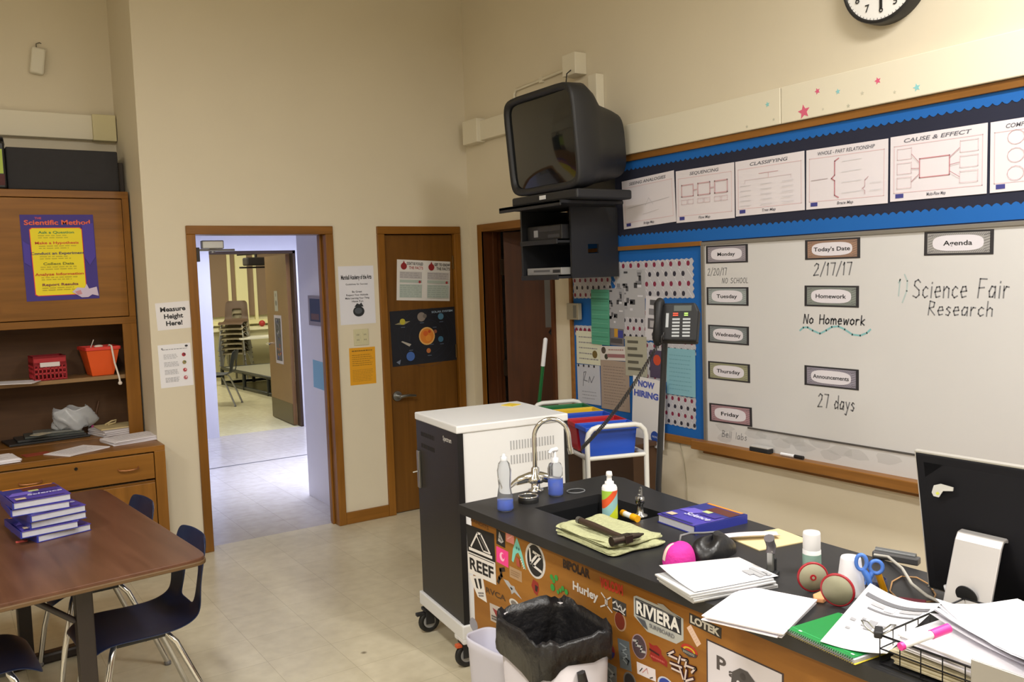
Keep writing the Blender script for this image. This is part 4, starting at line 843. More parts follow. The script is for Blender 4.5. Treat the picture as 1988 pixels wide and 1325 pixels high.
# white glue bottle, cup, tape reels
r = thing('glue_bottle', 'upright white capped bottle with a teal label behind the red tape reels', 'bottle', (1.888, 1.438, 0.91))
g = G(); g.lathe([(.001, 0), (.022, .001), (.0235, .006), (.0235, .062), (.021, .065)], BODY, 28); g.build('body', r)
g = G(); g.lathe([(.0238, .006), (.0238, .052)], mat('teal label', '8fb0a4', .45, noise=.35, scale=40), 28); g.build('label', r)
g = G(); g.lathe([(.0225, .064), (.0225, .105), (.021, .11), (.001, .112)], BODY, 28); g.build('cap', r)
r = thing('paper_cup', 'upside down white paper cup between the red reels and blue scissors', 'cup', (1.839, 1.287, 0.91))
g = G(); g.lathe([(.036, 0), (.037, .003), (.034, .01), (.024, .088), (.022, .092), (.001, .092)], mat('white cup card', 'dcdce2', .5), 30); g.build('body', r)
RR = mat('dark red plastic', '9c1c28', .35); TP = mat('translucent tape roll', 'a9a58c', .3, trans=.25, noise=.15, scale=12)
def reel(loc, rz, tilt, label, rad, hub):
    r = thing('tape_reel', label, 'reel', loc, rz); M_ = Matrix.Translation((0, 0, rad)) @ Matrix.Rotation(R(90 + tilt), 4, 'X')
    g = G(); g.X = M_; g.tube([(rad * .92 * math.cos(k * math.pi / 18), rad * .92 * math.sin(k * math.pi / 18), 0) for k in range(36)], rad * .09, RR, 10, closed=True); g.build('rim', r)
    g = G(); g.X = M_; g.lathe([(.001, -.004), (rad * .88, -.004), (rad * .88, .004), (.001, .004)], TP, 30); g.build('tape', r)
    if hub: g = G(); g.X = M_; g.cyl((0, 0, -.006), (0, 0, .007), rad * .2, RR, 16); g.cyl((0, 0, -.007), (0, 0, .008), rad * .09, TP, 12); g.build('hub', r)
    return r
reel((1.774, 1.349, 0.91), -38, 0, 'red rimmed tape reel with a red hub, the left one of the pair', .038, True)
reel((1.741, 1.254, 0.91), -68, 0, 'red rimmed tape reel with plain clear face, the right one of the pair', .040, False)
g = G(); g.prism([(-.02, -.012), (.03, -.016), (.034, .01), (0, .02), (-.024, .01)], 0, .012, mat('peach eraser', 'd99a6a', .7)); o = g.build('eraser', bevel=.003); put(o, (1.744, 1.302, 0.91), 20); tag(o, 'peach and red eraser lying between the tape reels and the white papers', 'eraser')
# scissors leaning in a holder
r = thing('scissors', 'blue handled scissors standing in the dark pen holder', 'scissors', (1.839, 1.237, 0.95), -50); r.scale = (.85, .85, .85)
BS = mat('blue plastic', '4a7ad0', .35)
def loop(g, cx, cz, a, b, t, m, y=0): g.tube([(cx + a * math.cos(k * math.pi / 12), y, cz + b * math.sin(k * math.pi / 12)) for k in range(24)], t, m, 8, closed=True)
g = G(); loop(g, -.020, .058, .014, .022, .0055, BS); g.tube([(-.016, 0, .038), (-.004, 0, .018), (.002, 0, -.005)], [.008, .01, .008], BS, 8); g.build('handle', r)
g = G(); loop(g, .02, .045, .017, .018, .0055, BS, .006); g.tube([(.01, .006, .03), (.0, .006, .012), (-.004, .006, -.008)], [.008, .01, .008], BS, 8); g.build('handle', r)
g = G(); g.box((-.008, -.002, -.028), (.004, .002, 0), STEEL); g.box((-.002, .003, -.028), (.009, .006, 0), STEEL); g.build('blades', r)
r = thing('pen_holder', 'low dark blue holder with a yellow marker at the left of the computer', 'holder', (1.9, 1.264, 0.91), 20)
g = G(); g.lathe([(.001, 0), (.03, 0), (.031, .004), (.03, .03), (.027, .03), (.026, .004), (.001, .004)], C_('1d2748', .4), 24); g.build('body', r)
g = G(); g.cyl((-.024, -.03, .01), (-.045, -.02, .06), .008, mat('yellow plastic'), 12); g.build('marker', r)
g = G(); g.tube([(2.095, 1.394, 0.925), (2.109, 1.36, 0.925), (2.053, 1.284, 0.925), (1.969, 1.206, 0.925), (1.925, 1.14, 0.925), (1.91, 1.094, 0.925), (1.915, 1.057, 0.925)], .0042, mat('grey cable', 'a8a59d', .5), 8); o = g.build('power_cable'); tag(o, 'thick pale grey cable curving over the bench to the computer', 'cable')
g = G(); g.tube([(1.914, 1.23, 0.914), (1.975, 1.263, 0.914), (2.027, 1.27, 0.914), (2.049, 1.242, 0.914), (2.026, 1.194, 0.914), (1.976, 1.149, 0.914), (1.932, 1.129, 0.914), (1.891, 1.146, 0.914), (1.876, 1.182, 0.914)], .0022, mat('tan rubber', 'a07a50', .6), 6, closed=True); o = g.build('rubber_band'); tag(o, 'large tan rubber band lying left of the computer', 'rubber band')
g = G().box((-.06, -.014, 0), (.06, .014, .02), C_('4a4a4c', .4)); g.cyl((-.055, .004, .02), (.05, .004, .02), .009, C_('5c5e60', .3), 12); o = g.build('pencil_case', bevel=.004); a_ = (2.134, 1.353, 0.91); put(o, a_, -75); tag(o, 'dark grey long case at the back edge of the bench beside the computer', 'case')
r = thing('power_plug', 'white power plug standing up beside the computer stand', 'plug', (1.937, 1.089, 0.91), 20)
g = G(); g.lathe([(.001, 0), (.013, .0), (.015, .01), (.008, .024), (.007, .034), (.014, .04), (.016, .05), (.001, .055)], WPL, 14); g.build('body', r)
for d in (-.006, .006): g = G(); g.box((d - .002, -.003, .05), (d + .002, .003, .07), WPL); g.build('prong', r)
g = G().box((-.04, -.03, 0), (.04, .03, .012), C_('6e1e30')); o = g.build('notebook', bevel=.002); put(o, (1.859, 1.139, 0.91), 30); tag(o, 'small dark red notebook under the curled worksheet', 'notebook')
# computer
r = thing('desktop_computer', 'black backed all in one computer on a bent aluminium stand', 'computer', (1.985, .865, BZ), 0)
g = G(); IM = mat('matte black back', '141418', .75, spec=.2); g.X = Matrix.Translation((0, 0, .018)) @ Matrix.Rotation(R(-10), 4, 'Y')
W2 = .305; g.box((-.004, -W2, 0), (.012, W2, .345), IM)
g.grid(12, 8, lambda a, b: (-.004 - .02 * (math.sin(math.pi * a) * math.sin(math.pi * b)) ** .6, (.5 - a) * 2 * (W2 - .02), .02 + b * .305), IM); g.build('back_panel', r, bevel=.004)
g = G(); g.X = Matrix.Translation((0, 0, .018)) @ Matrix.Rotation(R(-10), 4, 'Y'); g.box((-.006, -W2 - .002, -.002), (.002, W2 + .002, .0), STEEL); g.box((.0, W2, 0), (.0125, W2 + .003, .347), mat('pale aluminium', 'b9b7b2', .4, metal=.6)); g.box((.0, -W2, .345), (.0125, W2 + .003, .349), mat('pale aluminium')); g.box((.0124, -W2, 0), (.014, W2, .345), C_('08080a', .1)); g.build('screen_edge', r)
AL = mat('bare aluminium', 'c9c7c8', .35, metal=.35)
def foot(y0, y1):
    g = G(); P_ = [(-.045, .185), (-.056, .192), (-.070, .190), (-.079, .176), (-.135, .02), (-.14, .008), (-.135, .004), (-.01, .004)]
    n = len(P_); hy_, hz_, hr = (y0 + y1) / 2, .07, .024
    vs = [(x, y, z) for y in (y0, y1) for x, z in P_]; g.add(vs, [(i, i + 1, n + i + 1, n + i) for i in range(n - 1)], AL, False); return g
cy_ = .145
g = foot(cy_ - .052, cy_ + .052); g.build('stand', r, solid=.008, bevel=.003)
g = G(); g.X = Matrix.Translation((-.1265, cy_, .070)) @ Matrix.Rotation(R(-90 - 17), 4, 'Y'); g.cyl((0, 0, -.001), (0, 0, .0015), .024, C_('101012'), 24); g.build('cable_hole', r)
g = G(); g.X = Matrix.Translation((0, 0, .018)) @ Matrix.Rotation(R(-10), 4, 'Y') @ Matrix.Translation((-.0215, .235, .272)) @ Matrix.Rotation(R(-90), 4, 'Y') @ Matrix.Rotation(R(35), 4, 'Z'); g.prism([(.005, .028), (.016, .012), (.012, -.005), (-.008, -.028), (-.014, -.022), (-.004, .0), (-.012, .02), (-.004, .03)], -.002, .001, C_('c9c9c4')); g.prism([(-.006, .012), (.0, .012), (.0, .02), (-.006, .02)], .001, .0016, C_('cfd45a')); g.build('sticker', r)
# green spiral notebook, worksheet, wire tray with papers
nb = (1.601, 1.128, 0.188, 0.18, -95.1)
r = thing('spiral_notebook', 'bright green spiral notebook at the front edge of the bench', 'notebook', (nb[0], nb[1], BZ), nb[4])
w_, d_ = nb[2], nb[3]
g = G(); g.box((-w_ / 2, -d_ / 2, .001), (w_ / 2, d_ / 2, .002), C_('d9c23a')); g.box((-w_ / 2 + .004, -d_ / 2 + .003, .002), (w_ / 2 - .004, d_ / 2 - .006, .009), PAGES); g.build('pages', r)
g = G(); g.box((-w_ / 2, -d_ / 2, .009), (w_ / 2 - .01, d_ / 2 - .01, .0105), mat('green card cover', '15803c', .45)); g.box((-w_ / 2, -d_ / 2 + .02, .0106), (w_ / 2 - .01, -d_ / 2 + .023, .0108), C_('2f9a54'))
for u in (.12, .5, .86): g.box((-w_ / 2 + u * w_, -d_ / 2 + .017, .0109), (-w_ / 2 + u * w_ + .008, -d_ / 2 + .022, .0111), C_('c9e0cc'))
g.build('cover', r)
g = G(); n_ = int(w_ / .006); g.tube([(-w_ / 2 + .004 + k * (w_ - .008) / (n_ * 6), -d_ / 2 - .001 + .006 * math.cos(k * math.pi / 3), .0075 + .006 * math.sin(k * math.pi / 3)) for k in range(n_ * 6)], .0009, mat('grey wire', '77777c', .3, .8), 5); g.build('spiral_wire', r)
# curled worksheet, tray, marker, laptop
wk = [Vector((1.827, 1.225, 0.955)), Vector((1.812, 1.04, 0.965)), Vector((1.552, 1.004, 0.935)), Vector((1.517, 1.136, 0.925))]
r = thing('worksheet', 'curled white worksheet with a dark title band lying on the green notebook', 'paper', (0, 0, 0))
def wkf(u, v, dz=0.0):
    a = wk[0].lerp(wk[1], u); b = wk[3].lerp(wk[2], u); p = a.lerp(b, v)
    return Vector((p.x, p.y, p.z - .016 * math.sin(math.pi * u) * (1 - .6 * v) + dz))
g = G(); g.grid(30, 30, lambda a, b: tuple(wkf(a, b)), WHITEP); g.build('sheet', r, solid=.0006)
g = G()
def wq(u0, v0, u1, v1, c, lift=.0022): g.grid(max(2, int((u1 - u0) * 30)), max(2, int((v1 - v0) * 30)), lambda a, b: tuple(wkf(u0 + (u1 - u0) * a, v0 + (v1 - v0) * b, lift)), C_(c))
wq(.06, .14, .95, .20, '6b6b70'); wq(.2, .23, .45, .28, 'a9a9ae'); wq(.6, .22, .9, .27, 'a9a9ae'); wq(.2, .33, .86, .355, '77777c'); wq(.05, .42, .97, .425, 'bdbdc2'); wq(.04, .22, .045, .42, 'bdbdc2'); wq(.96, .22, .965, .42, 'bdbdc2')
wq(.4, .22, .55, .31, 'e9e8ec', .0030)
for u0, v0, u1, v1 in ((.3, .55, .42, .62), (.36, .5, .48, .66), (.5, .54, .62, .6), (.52, .6, .58, .67), (.12, .56, .2, .6), (.68, .5, .76, .54), (.15, .7, .22, .73), (.25, .5, .31, .53)): wq(u0, v0, u1, v1, '97979c')
g.build('printed_text', r)
WIRE = mat('dark wire', '2c2c30', .4, .6)
tx0, tx1, ty0, ty1 = 1.545, 1.86, .58, 1.015
r = thing('wire_tray', 'black wire tray holding papers at the right front of the bench', 'tray', (tx0, ty0, BZ))
g = G(); L_, D_ = ty1 - ty0, tx1 - tx0
for z in (.004, .034, .062): g.tube([(0, 0, z), (0, L_, z), (D_, L_, z), (D_, 0, z)], .0016 if z < .06 else .0024, WIRE, 6, closed=True)
g.build('rim', r)
g = G()
for k in range(11): y = k * L_ / 10; g.tube([(0, y, .062), (0, y, .004), (D_, y, .004), (D_, y, .062)], .0013, WIRE, 5)
for k in range(1, 7): x = k * D_ / 7; g.tube([(x, 0, .062), (x, 0, .004), (x, L_, .004), (x, L_, .062)], .0013, WIRE, 5)
g.build('grid', r)
mp = mat('manila card')
o = paper_stack('folder_stack', 'cream folders filling the bottom of the wire tray', 'folders', (1.70, .80, BZ + .007), 91, .40, .27, 7, c='c2b89a', seed=21, jit=.8, th=.0035, print_=False)
o = paper_stack('paper_stack', 'thick heap of white papers lying in the wire tray', 'papers', (1.69, .79, BZ + .033), 84, .37, .27, 12, c='e9e7ec', seed=22, jit=4, th=.0028, print_=False)
o = paper_stack('paper_stack', 'curled white papers on top of the heap in the wire tray', 'papers', (1.72, .80, BZ + .069), 66, .30, .22, 5, c='ebe9ef', seed=25, jit=7, th=.0025, print_=False, sag=.035)
r = thing('highlighter', 'pink and white marker pen lying on the papers in the wire tray', 'marker', (0, 0, 0)); 
ma = Vector((1.457, 0.911, 1.005)); mb = Vector((1.565, 0.884, 1.02)); dm = mb - ma; mz = .004
g = G(); P0 = lambda t: tuple(ma + dm * t + Vector((0, 0, mz))); g.cyl(P0(.0), P0(.62), .0062, mat('white plastic'), 14, .0075); g.build('barrel', r)
g = G(); PKM = mat('pink marker plastic', 'e0389a', .35); g.cyl(P0(.62), P0(1.0), .009, PKM, 14); g.build('cap', r)
g = G(); g.cyl(P0(-.05), P0(.02), .0075, PKM, 14); g.build('end_plug', r)
r = thing('binder_clip', 'black binder clip with wire loops at the left corner of the wire tray', 'clip', (1.548, 1.02, BZ + .058), 30)
g = G(); g.prism([(-.018, -.008), (.018, -.008), (.018, .008), (-.018, .008)], 0, .014, BLACKM); g.build('body', r, bevel=.003)
for s_ in (-1, 1): g = G(); g.tube([(-.012, s_ * .008, .008), (-.016, s_ * .022, .02), (0, s_ * .032, .027), (.016, s_ * .022, .02), (.012, s_ * .008, .008)], .0016, STEEL, 6); g.build('wire_loop', r)
r = thing('bookend', 'silver metal bookend standing in front of the wire tray at the bottom right corner', 'bookend', (1.524, .63, BZ), 0)
g = G(); SIL = mat('silver metal sheet', 'a3a09c', .4, metal=.4); g.box((0, -.19, 0), (.005, .19, .088), SIL); g.build('plate', r, bevel=.002, seg=3)
g = G(); g.box((-.0, -.17, 0), (.016, .17, .002), SIL); g.build('base', r)

# ---------------------------------------------------------------- clock
ck = (3.36, 2.137, 2.852)
r = thing('wall_clock', 'round white wall clock with a black rim high on the right wall', 'clock', (XB, 2.215, 2.905))
g = G(); g.X = Matrix.Rotation(R(-90), 4, 'Y'); RC = .185
g.lathe([(RC, 0), (RC, .062), (RC - .006, .07), (RC - .014, .068), (RC - .016, .060), (.001, .060)], mat('black clock rim', '222224', .3), 48); g.build('rim', r)
g = G(); g.X = Matrix.Rotation(R(-90), 4, 'Y'); g.lathe([(RC - .016, .0605), (.001, .0615)], mat('clock face', 'ecebea', .5), 48); g.build('face', r)
s = Sheet((0, 0, 2 * RC, 2 * RC, 0), 'B', -.0625, None, th=0)
for h in range(1, 13):
    a = math.radians(90 - 30 * h); s.text(str(h), .5 + .345 * math.cos(a), .5 - .345 * math.sin(a), .085, '1d1d20', bold=.01)
for k in range(60):
    a = math.radians(6 * k); s.L = 0; s.line([(.5 + .44 * math.cos(a), .5 + .44 * math.sin(a)), (.5 + .455 * math.cos(a), .5 + .455 * math.sin(a))], .006, '2d2d30')
o = s.done('numerals', parent=r); o.matrix_parent_inverse = Matrix.Identity(4); o.matrix_basis = wall_matrix('B', 0, 0, -.0622)
g = G(); g.box((-.066, -.006, -.125), (-.064, .006, .02), C_('141416')); g.build('minute_hand', r)
g = G(); g.X = Matrix.Rotation(R(-60), 4, 'X'); g.box((-.068, -.007, -.02), (-.066, .007, .08), C_('141416')); g.build('hour_hand', r)

# ---------------------------------------------------------------- star stickers on the raceway
def star(px, r, c, label, rot=0):
    pts = [(px[1] + 0, 0)]
    g = G(); P_ = []
    for k in range(10):
        a = math.radians(90 + 36 * k + rot); q = r if k % 2 == 0 else r * .45; P_.append((q * math.cos(a), q * math.sin(a)))
    g.prism(P_, 0, .0008, C_(c)); o = g.build('star_sticker'); o.matrix_basis = wall_matrix('B', px[1], px[2], XB - .0352)
    tag(o, label, 'sticker', None)
for px, r_, c, lb, rot in (((3.414, 2.625, 2.426), .034, 'd2607c', 'large pink star sticker on the cream wall channel', 8), ((3.414, 2.551, 2.505), .015, 'd65c80', 'small pink star sticker just above the large pink star', 20), ((3.414, 2.249, 2.491), .016, 'd65c80', 'small pink star sticker farthest right on the wall channel', 15),
    ((3.414, 2.834, 2.496), .014, '88c6c6', 'small teal star sticker left of the channel seam', 10), ((3.414, 2.444, 2.483), .013, '8cc8cc', 'small teal star sticker between the two small pink stars', 5), ((3.414, 2.073, 2.429), .017, '86c4c8', 'teal star sticker farthest right of the teal ones, below the clock', 12),
    ((3.414, 2.962, 2.411), .009, 'b9b6a4', 'faint grey star sticker farthest left on the wall channel', 0), ((3.414, 2.798, 2.419), .008, 'b9b6a4', 'faint grey star sticker under the left teal star', 0), ((3.414, 2.522, 2.42), .007, 'c9c4b2', 'very faint star sticker just right of the large pink star', 0), ((3.414, 2.392, 2.411), .010, 'b5b3a2', 'faint grey star sticker under the middle teal star', 0), ((3.414, 2.323, 2.453), .010, 'c2beac', 'faint grey star sticker below the right pink star', 0), ((3.414, 2.171, 2.429), .008, 'c2beac', 'faint grey star sticker left of the right teal star', 0)):
    star(px, r_, c, lb, rot)

# ---------------------------------------------------------------- bulletin strip, bulletin board, whiteboard
BLUE = mat('blue paper', '085cab', .75, noise=.06, scale=3); NAVYP = mat('dark navy paper', '1b1e33', .85, noise=.1, scale=5)
yL, yR = 4.455, -.9
r = thing('display_board', 'long framed display strip with dark paper and blue scalloped borders above the whiteboard', 'display board', (XB, 2.0, 1.86))
def inr(g): g.X = Matrix.Translation((-XB, -2.0, -1.86)); return g
g = inr(G()); g.box((XB - .022, yR, 2.355), (XB, yL, 2.39), OAKY); g.box((XB - .022, yL - .03, 1.86), (XB, yL, 2.355), OAKY); g.box((XB - .022, 3.30, 1.842), (XB, yL, 1.866), OAKY); g.build('frame', r, bevel=.002)
g = inr(G()); g.box((XB - .008, yR, 1.86), (XB, yL - .03, 2.355), NAVYP); g.build('backing', r)
def scallop(z0, z1, zt, up):
    g = inr(G()); n = int((yL - .03 - yR) / .036); pts = []
    for k in range(n * 4 + 1):
        y = yL - .03 - k * (yL - .03 - yR) / (n * 4); ph = (k % 4) / 4; d = abs(math.sin(math.pi * ph)) * .012
        pts.append((y, z0 + d if up else z0 - d))
    for (a, b) in zip(pts, pts[1:]):
        g.poly([(XB - .0095, a[0], a[1]), (XB - .0095, a[0], zt), (XB - .0095, b[0], zt), (XB - .0095, b[0], b[1])] if up else [(XB - .0095, a[0], zt), (XB - .0095, a[0], a[1]), (XB - .0095, b[0], b[1]), (XB - .0095, b[0], zt)], BLUE)
    return g.build('scalloped_border', r, solid=.0006)
scallop(1.922, 0, 1.866, True); scallop(2.315, 0, 2.355, False)
g = inr(G()); g.box((XB - .03, yR, 1.862), (XB - .022, 3.30, 1.867), STEEL)
PINK_ = 'c9a3aa'
def mapsheet(rect, title, foot, kind, label):
    s = Sheet(rect, 'B', XB - .0105, 'dcd6dc'); s.text(title, .5, .085, .06, '65656f', fit=min(.7, .05 * len(title)), bold=.02, shear=.2); s.frame(.04, .15, .96, .88, .010, 'd9bcc2'); s.rect(.06, .89, .15, .955, '3d3f86'); s.text(foot, .5, .93, .05, '65656f', fit=.2, bold=.01, shear=.2)
    if kind == 'bridge': s.line([(.1, .58), (.9, .5)], .01, 'bdbac0'); s.line([(.45, .58), (.52, .44), (.6, .58)], .008, 'bdbac0'); s.line([(.4, .75), (.7, .7)], .008, 'c9c6cc')
    if kind == 'flow':
        for k in range(3): u = .1 + k * .29; s.frame(u, .28, u + .22, .52, .02, PINK_); [s.frame(u + j * .115, .57, u + .1 + j * .115, .66, .008, 'd9c0c6') for j in (0, 1)]
        for k in range(2): s.line([(.33 + k * .29, .4), (.38 + k * .29, .4)], .015, PINK_)
    if kind == 'tree':
        s.line([(.36, .27), (.64, .27)], .01, PINK_); s.line([(.5, .27), (.5, .36)], .008, PINK_); s.line([(.15, .42), (.15, .36), (.82, .36), (.82, .42)], .007, 'd4c2c8')
        for k in range(3):
            for j in range(5): s.line([(.08 + k * .31, .46 + j * .09), (.24 + k * .31, .46 + j * .09)], .008, 'cbc8cf')
    if kind == 'brace':
        s.line([(.07, .52), (.28, .51)], .012, 'b5a9b0'); s.line([(.42, .2), (.37, .24), (.37, .47), (.33, .52), (.37, .56), (.37, .80), (.42, .84)], .018, 'b97a84')
        for j in range(4): s.line([(.46, .26 + j * .17), (.7, .25 + j * .17)], .006, 'c9c9cf'); 
        s.line([(.78, .55), (.74, .6), (.74, .7), (.71, .73), (.74, .77), (.74, .82)], .009, 'c4a0a8'); s.line([(.8, .65), (.93, .65)], .006, 'c9c9cf'); s.line([(.8, .77), (.93, .77)], .006, 'c9c9cf')
    if kind == 'multi':
        s.frame(.32, .38, .64, .68, .014, 'c08088')
        for k in range(3): s.frame(.08, .2 + k * .22, .24, .37 + k * .22, .007, 'd9c0c6'); s.frame(.74, .2 + k * .22, .92, .37 + k * .22, .007, 'd9c0c6')
        for a, b in (((.24, .3), (.32, .44)), ((.24, .52), (.32, .53)), ((.24, .72), (.32, .62)), ((.64, .42), (.74, .3)), ((.64, .53), (.74, .51)), ((.64, .62), (.74, .72))): s.line([a, b], .008, 'b07c84')
    if kind == 'bubble':
        for u, v in ((.5, .5), (.25, .25), (.25, .5), (.25, .75), (.75, .3), (.75, .7), (.5, .22), (.5, .78)): s.line([(u + .08 * math.cos(k * .5236), v + .1 * math.sin(k * .5236)) for k in range(13)], .007, 'cfa9b0')
    s.done('graphic_sheet', label, 'paper')
mapsheet((3.708, 2.114, 0.432, 0.28, 2.2), 'SEEING ANALOGIES', 'Bridge Map', 'bridge', 'white Bridge Map sheet nearest the television on the display strip')
mapsheet((3.276, 2.113, 0.414, 0.28, -0.2), 'SEQUENCING', 'Flow Map', 'flow', 'Flow Map sheet with three pink boxes in a row')
mapsheet((2.852, 2.115, 0.418, 0.274, 0.0), 'CLASSIFYING', 'Tree Map', 'tree', 'Tree Map sheet with three columns of grey lines')
mapsheet((2.425, 2.112, 0.416, 0.273, -0.7), 'WHOLE - PART RELATIONSHIP', 'Brace Map', 'brace', 'Brace Map sheet with a large pink brace')
mapsheet((2.002, 2.111, 0.408, 0.271, -0.5), 'CAUSE & EFFECT', 'Multi-Flow Map', 'multi', 'Multi-Flow Map sheet with a pink box and boxes on both sides')
mapsheet((1.594, 2.108, 0.385, 0.269, -0.2), 'COMPARE & CONTRAST', 'Double Bubble', 'bubble', 'sheet of linked circles cut off by the right edge of the photo')
# bulletin board
r = thing('bulletin_board', 'blue bulletin board covered with notices beside the whiteboard', 'bulletin board', (XB, 3.88, .79))
g = G(); g.X = Matrix.Translation((-XB, -3.88, -.79)); g.box((XB - .006, 3.303, .79), (XB, 4.43, 1.845), BLUE); g.build('backing', r)
g = G(); g.X = Matrix.Translation((-XB, -3.88, -.79)); g.box((XB - .022, 3.30, .752), (XB, 4.455, .792), OAKY); g.box((XB - .022, 4.43, .792), (XB, 4.455, 1.842), OAKY); g.build('frame', r, bevel=.002)
r = thing('phone_wire', 'thin grey wire running down the wall below the bulletin board', 'wire', (0, 0, 0)); g = G(); g.tube([(XB - .004, 3.50, .75), (XB - .004, 3.47, .66), (XB - .004, 3.45, .5), (XB - .004, 3.44, .1)], .0025, mat('beige cable', 'a39c86', .6), 6); g.build('cable', r)
def dots(rect, label, rows, cols, off=.0065, seed=0):
    s = Sheet(rect, 'B', XB - off, None); e = []
    n = 9; W2_, m_ = 'b4b3ba', int(n * rect[2] / rect[3]) or 2
    m_ = max(4, int(rect[2] / .035)); n_ = max(3, int(rect[3] / .035))
    for k in range(m_): e += [(k / m_, .03), ((k + .5) / m_, 0)]
    for k in range(n_): e += [(1 - .02, k / n_), (1, (k + .5) / n_)]
    for k in range(m_): e += [(1 - k / m_, .97), (1 - (k + .5) / m_, 1)]
    for k in range(n_): e += [(.02, 1 - k / n_), (0, 1 - (k + .5) / n_)]
    s.pol(e, W2_)
    for j in range(rows):
        c = '7e2440' if j % 2 == 0 else '2e2c3a'
        for i in range(cols):
            s.L = 2; u = (i + .5 + (.25 if j % 2 else -.15)) / cols
            if u < .97: s.disc(u, (j + .5) / rows, .24 / rows * 1.0, c, 8, sy=1.15); 
            s.L = 1; s.line([(u - .5 / cols, (j + .1) / rows), (u + .1 / cols, (j + .95) / rows)], .04 / rows * 1.4, 'd6d5da')
    o = s.done('dotted_paper', label, 'paper'); return o
dots((3.694, 1.669, 0.664, 0.22, 0.2), 'dotted background paper at the upper right of the bulletin board', 4, 10, .0062)
dots((4.236, 1.625, 0.378, 0.137, 0.2), 'dotted background paper at the upper left corner of the bulletin board', 3, 7, .0068)
dots((3.489, 0.931, 0.249, 0.178, -1.2), 'dotted background paper at the lower right corner of the bulletin board', 4, 5)
dots((3.847, 1.405, 0.256, 0.185, -0.5), 'dotted background paper in the middle of the bulletin board', 4, 5, .0066)
dots((3.673, 1.197, 0.192, 0.224, -0.3), 'dotted background paper behind the telephone pole', 5, 3)
dots((3.48, 1.296, 0.247, 0.09, -1.1), 'dotted background paper under the telephone', 2, 5)
dots((4.331, 1.353, 0.173, 0.066, -0.1), 'narrow strip of dotted paper at the left of the bulletin board', 1, 4)
def note(rect, c, label, off=.0085, name='notice', extra=None, rows=6, tc='8d8b90', cat='paper'):
    s = Sheet(rect, 'B', XB - off, c, th=.0008)
    if rows: s.rows(.1, .1, .9, .92, rows, .35 / rows * .5, tc, seed=int(rect[2] * 1000))
    if extra: extra(s)
    return s.done(name, label, cat)
def ex(s):
    rd = random.Random(5)
    for k in range(26): u, v = rd.random() * .8, rd.random() * .85; s.L = 1; s.rect(u, v, u + .08 + .12 * rd.random(), v + .03 + .08 * rd.random(), rd.choice(('55555a', '7a7a80', '9a9aa0', 'c9c9d0', '3b3b40')))
note((3.882, 1.59, 0.259, 0.284, -0.9), 'a9a9ae', 'grey photocopied newsletter at the top of the bulletin board', extra=ex, rows=0)
note((4.028, 1.498, 0.19, 0.243, -1.6), '9b9ba0', 'grey newspaper page right of the green paper on the bulletin board', .0105, extra=ex, rows=0)
note((3.679, 1.444, 0.142, 0.255, -3.2), 'c9c8cf', 'white photocopied page left of the telephone', .0105, extra=lambda s: (s.rect(.25, .08, .7, .2, '55555a'), s.rect(.2, .28, .7, .42, '808086'), s.rect(.15, .5, .8, .74, '5c5a60'), s.rect(.28, .55, .65, .7, 'a9a7ab'), s.disc(.5, .86, .06, '444448', 8)), rows=0)
note((4.011, 1.358, 0.133, 0.169, -0.8), '6f6c70', 'dark photo page with an orange patch in the middle of the bulletin board', extra=lambda s: (s.rect(.35, .3, .6, .7, 'c0902c'), s.rect(.6, .45, .95, .72, '3a3f8c'), s.rect(.1, .75, .9, .92, '4a4648')), rows=0)
note((4.154, 1.442, 0.173, 0.34, -1.0), '4f9a80', 'tall green fringed paper on the bulletin board', .0145, extra=lambda s: [s.line([(.05, .05 + k * .08), (.95, .05 + k * .08)], .008, '72b59c' if k % 2 else '3b7d66') for k in range(12)] and s.rect(.0, .16, 1, .175, '2f6a55'), rows=0, name='paper_banner')
note((4.278, 1.245, 0.256, 0.21, -0.2), 'cfd0bc', 'pale green sheet at the left of the bulletin board', rows=5, extra=lambda s: s.disc(.72, .68, .12, '6b5a2c', 10))
note((4.051, 1.224, 0.236, 0.087, 1.9), 'cdc8c4', 'white card with two brown emblems and a dark red line', .0105, rows=0, extra=lambda s: (s.disc(.15, .3, .25, '4a3f36', 10), s.disc(.25, .75, .2, '3a3a30', 10), s.rect(.3, .55, .98, .8, '94666a'), s.rows(.35, .15, .95, .35, 1, .08, 'a07a78')))
note((4.036, 1.027, 0.264, 0.305, 0.1), 'a08f82', 'brown toned sheet of writing at the bottom of the bulletin board', .0095, rows=14, tc='80706a')
note((3.838, 1.217, 0.189, 0.235, 0.8), 'a8a695', 'khaki sheet with dark lettering in the middle of the bulletin board', .0115, rows=0, extra=lambda s: [s.rect(.12, .1 + .17 * k, .12 + (.5, .45, .7, .5, .6)[k], .17 + .17 * k, '5a584e') for k in range(5)])
note((4.291, 1.012, 0.229, 0.249, 0.8), 'b9bcc8', 'bluish white sheet with handwriting at the lower left of the bulletin board', rows=0, extra=lambda s: (s.line([(.25, .55), (.3, .2), (.4, .18), (.3, .4), (.45, .42)], .02, '6a6c78'), s.line([(.5, .45), (.55, .3), (.62, .45), (.75, .28)], .02, '6a6c78'), s.rows(.2, .65, .85, .9, 3, .02, '9a9ca8'), [s.disc(.08 + .23 * k, .03, .035, '2c2c34', 8) for k in range(4)]))
note((3.472, 1.151, 0.223, 0.261, -0.6), '7fb0bf', 'light blue sheet under the telephone at the right of the bulletin board', .0125, rows=9, tc='6d9fae')
note((3.661, 1.183, 0.119, 0.158, -0.5), '4a3f58', 'small dark photo with a red patch behind the telephone pole', .0105, rows=0, extra=lambda s: s.disc(.5, .35, .2, 'c0482c', 10))
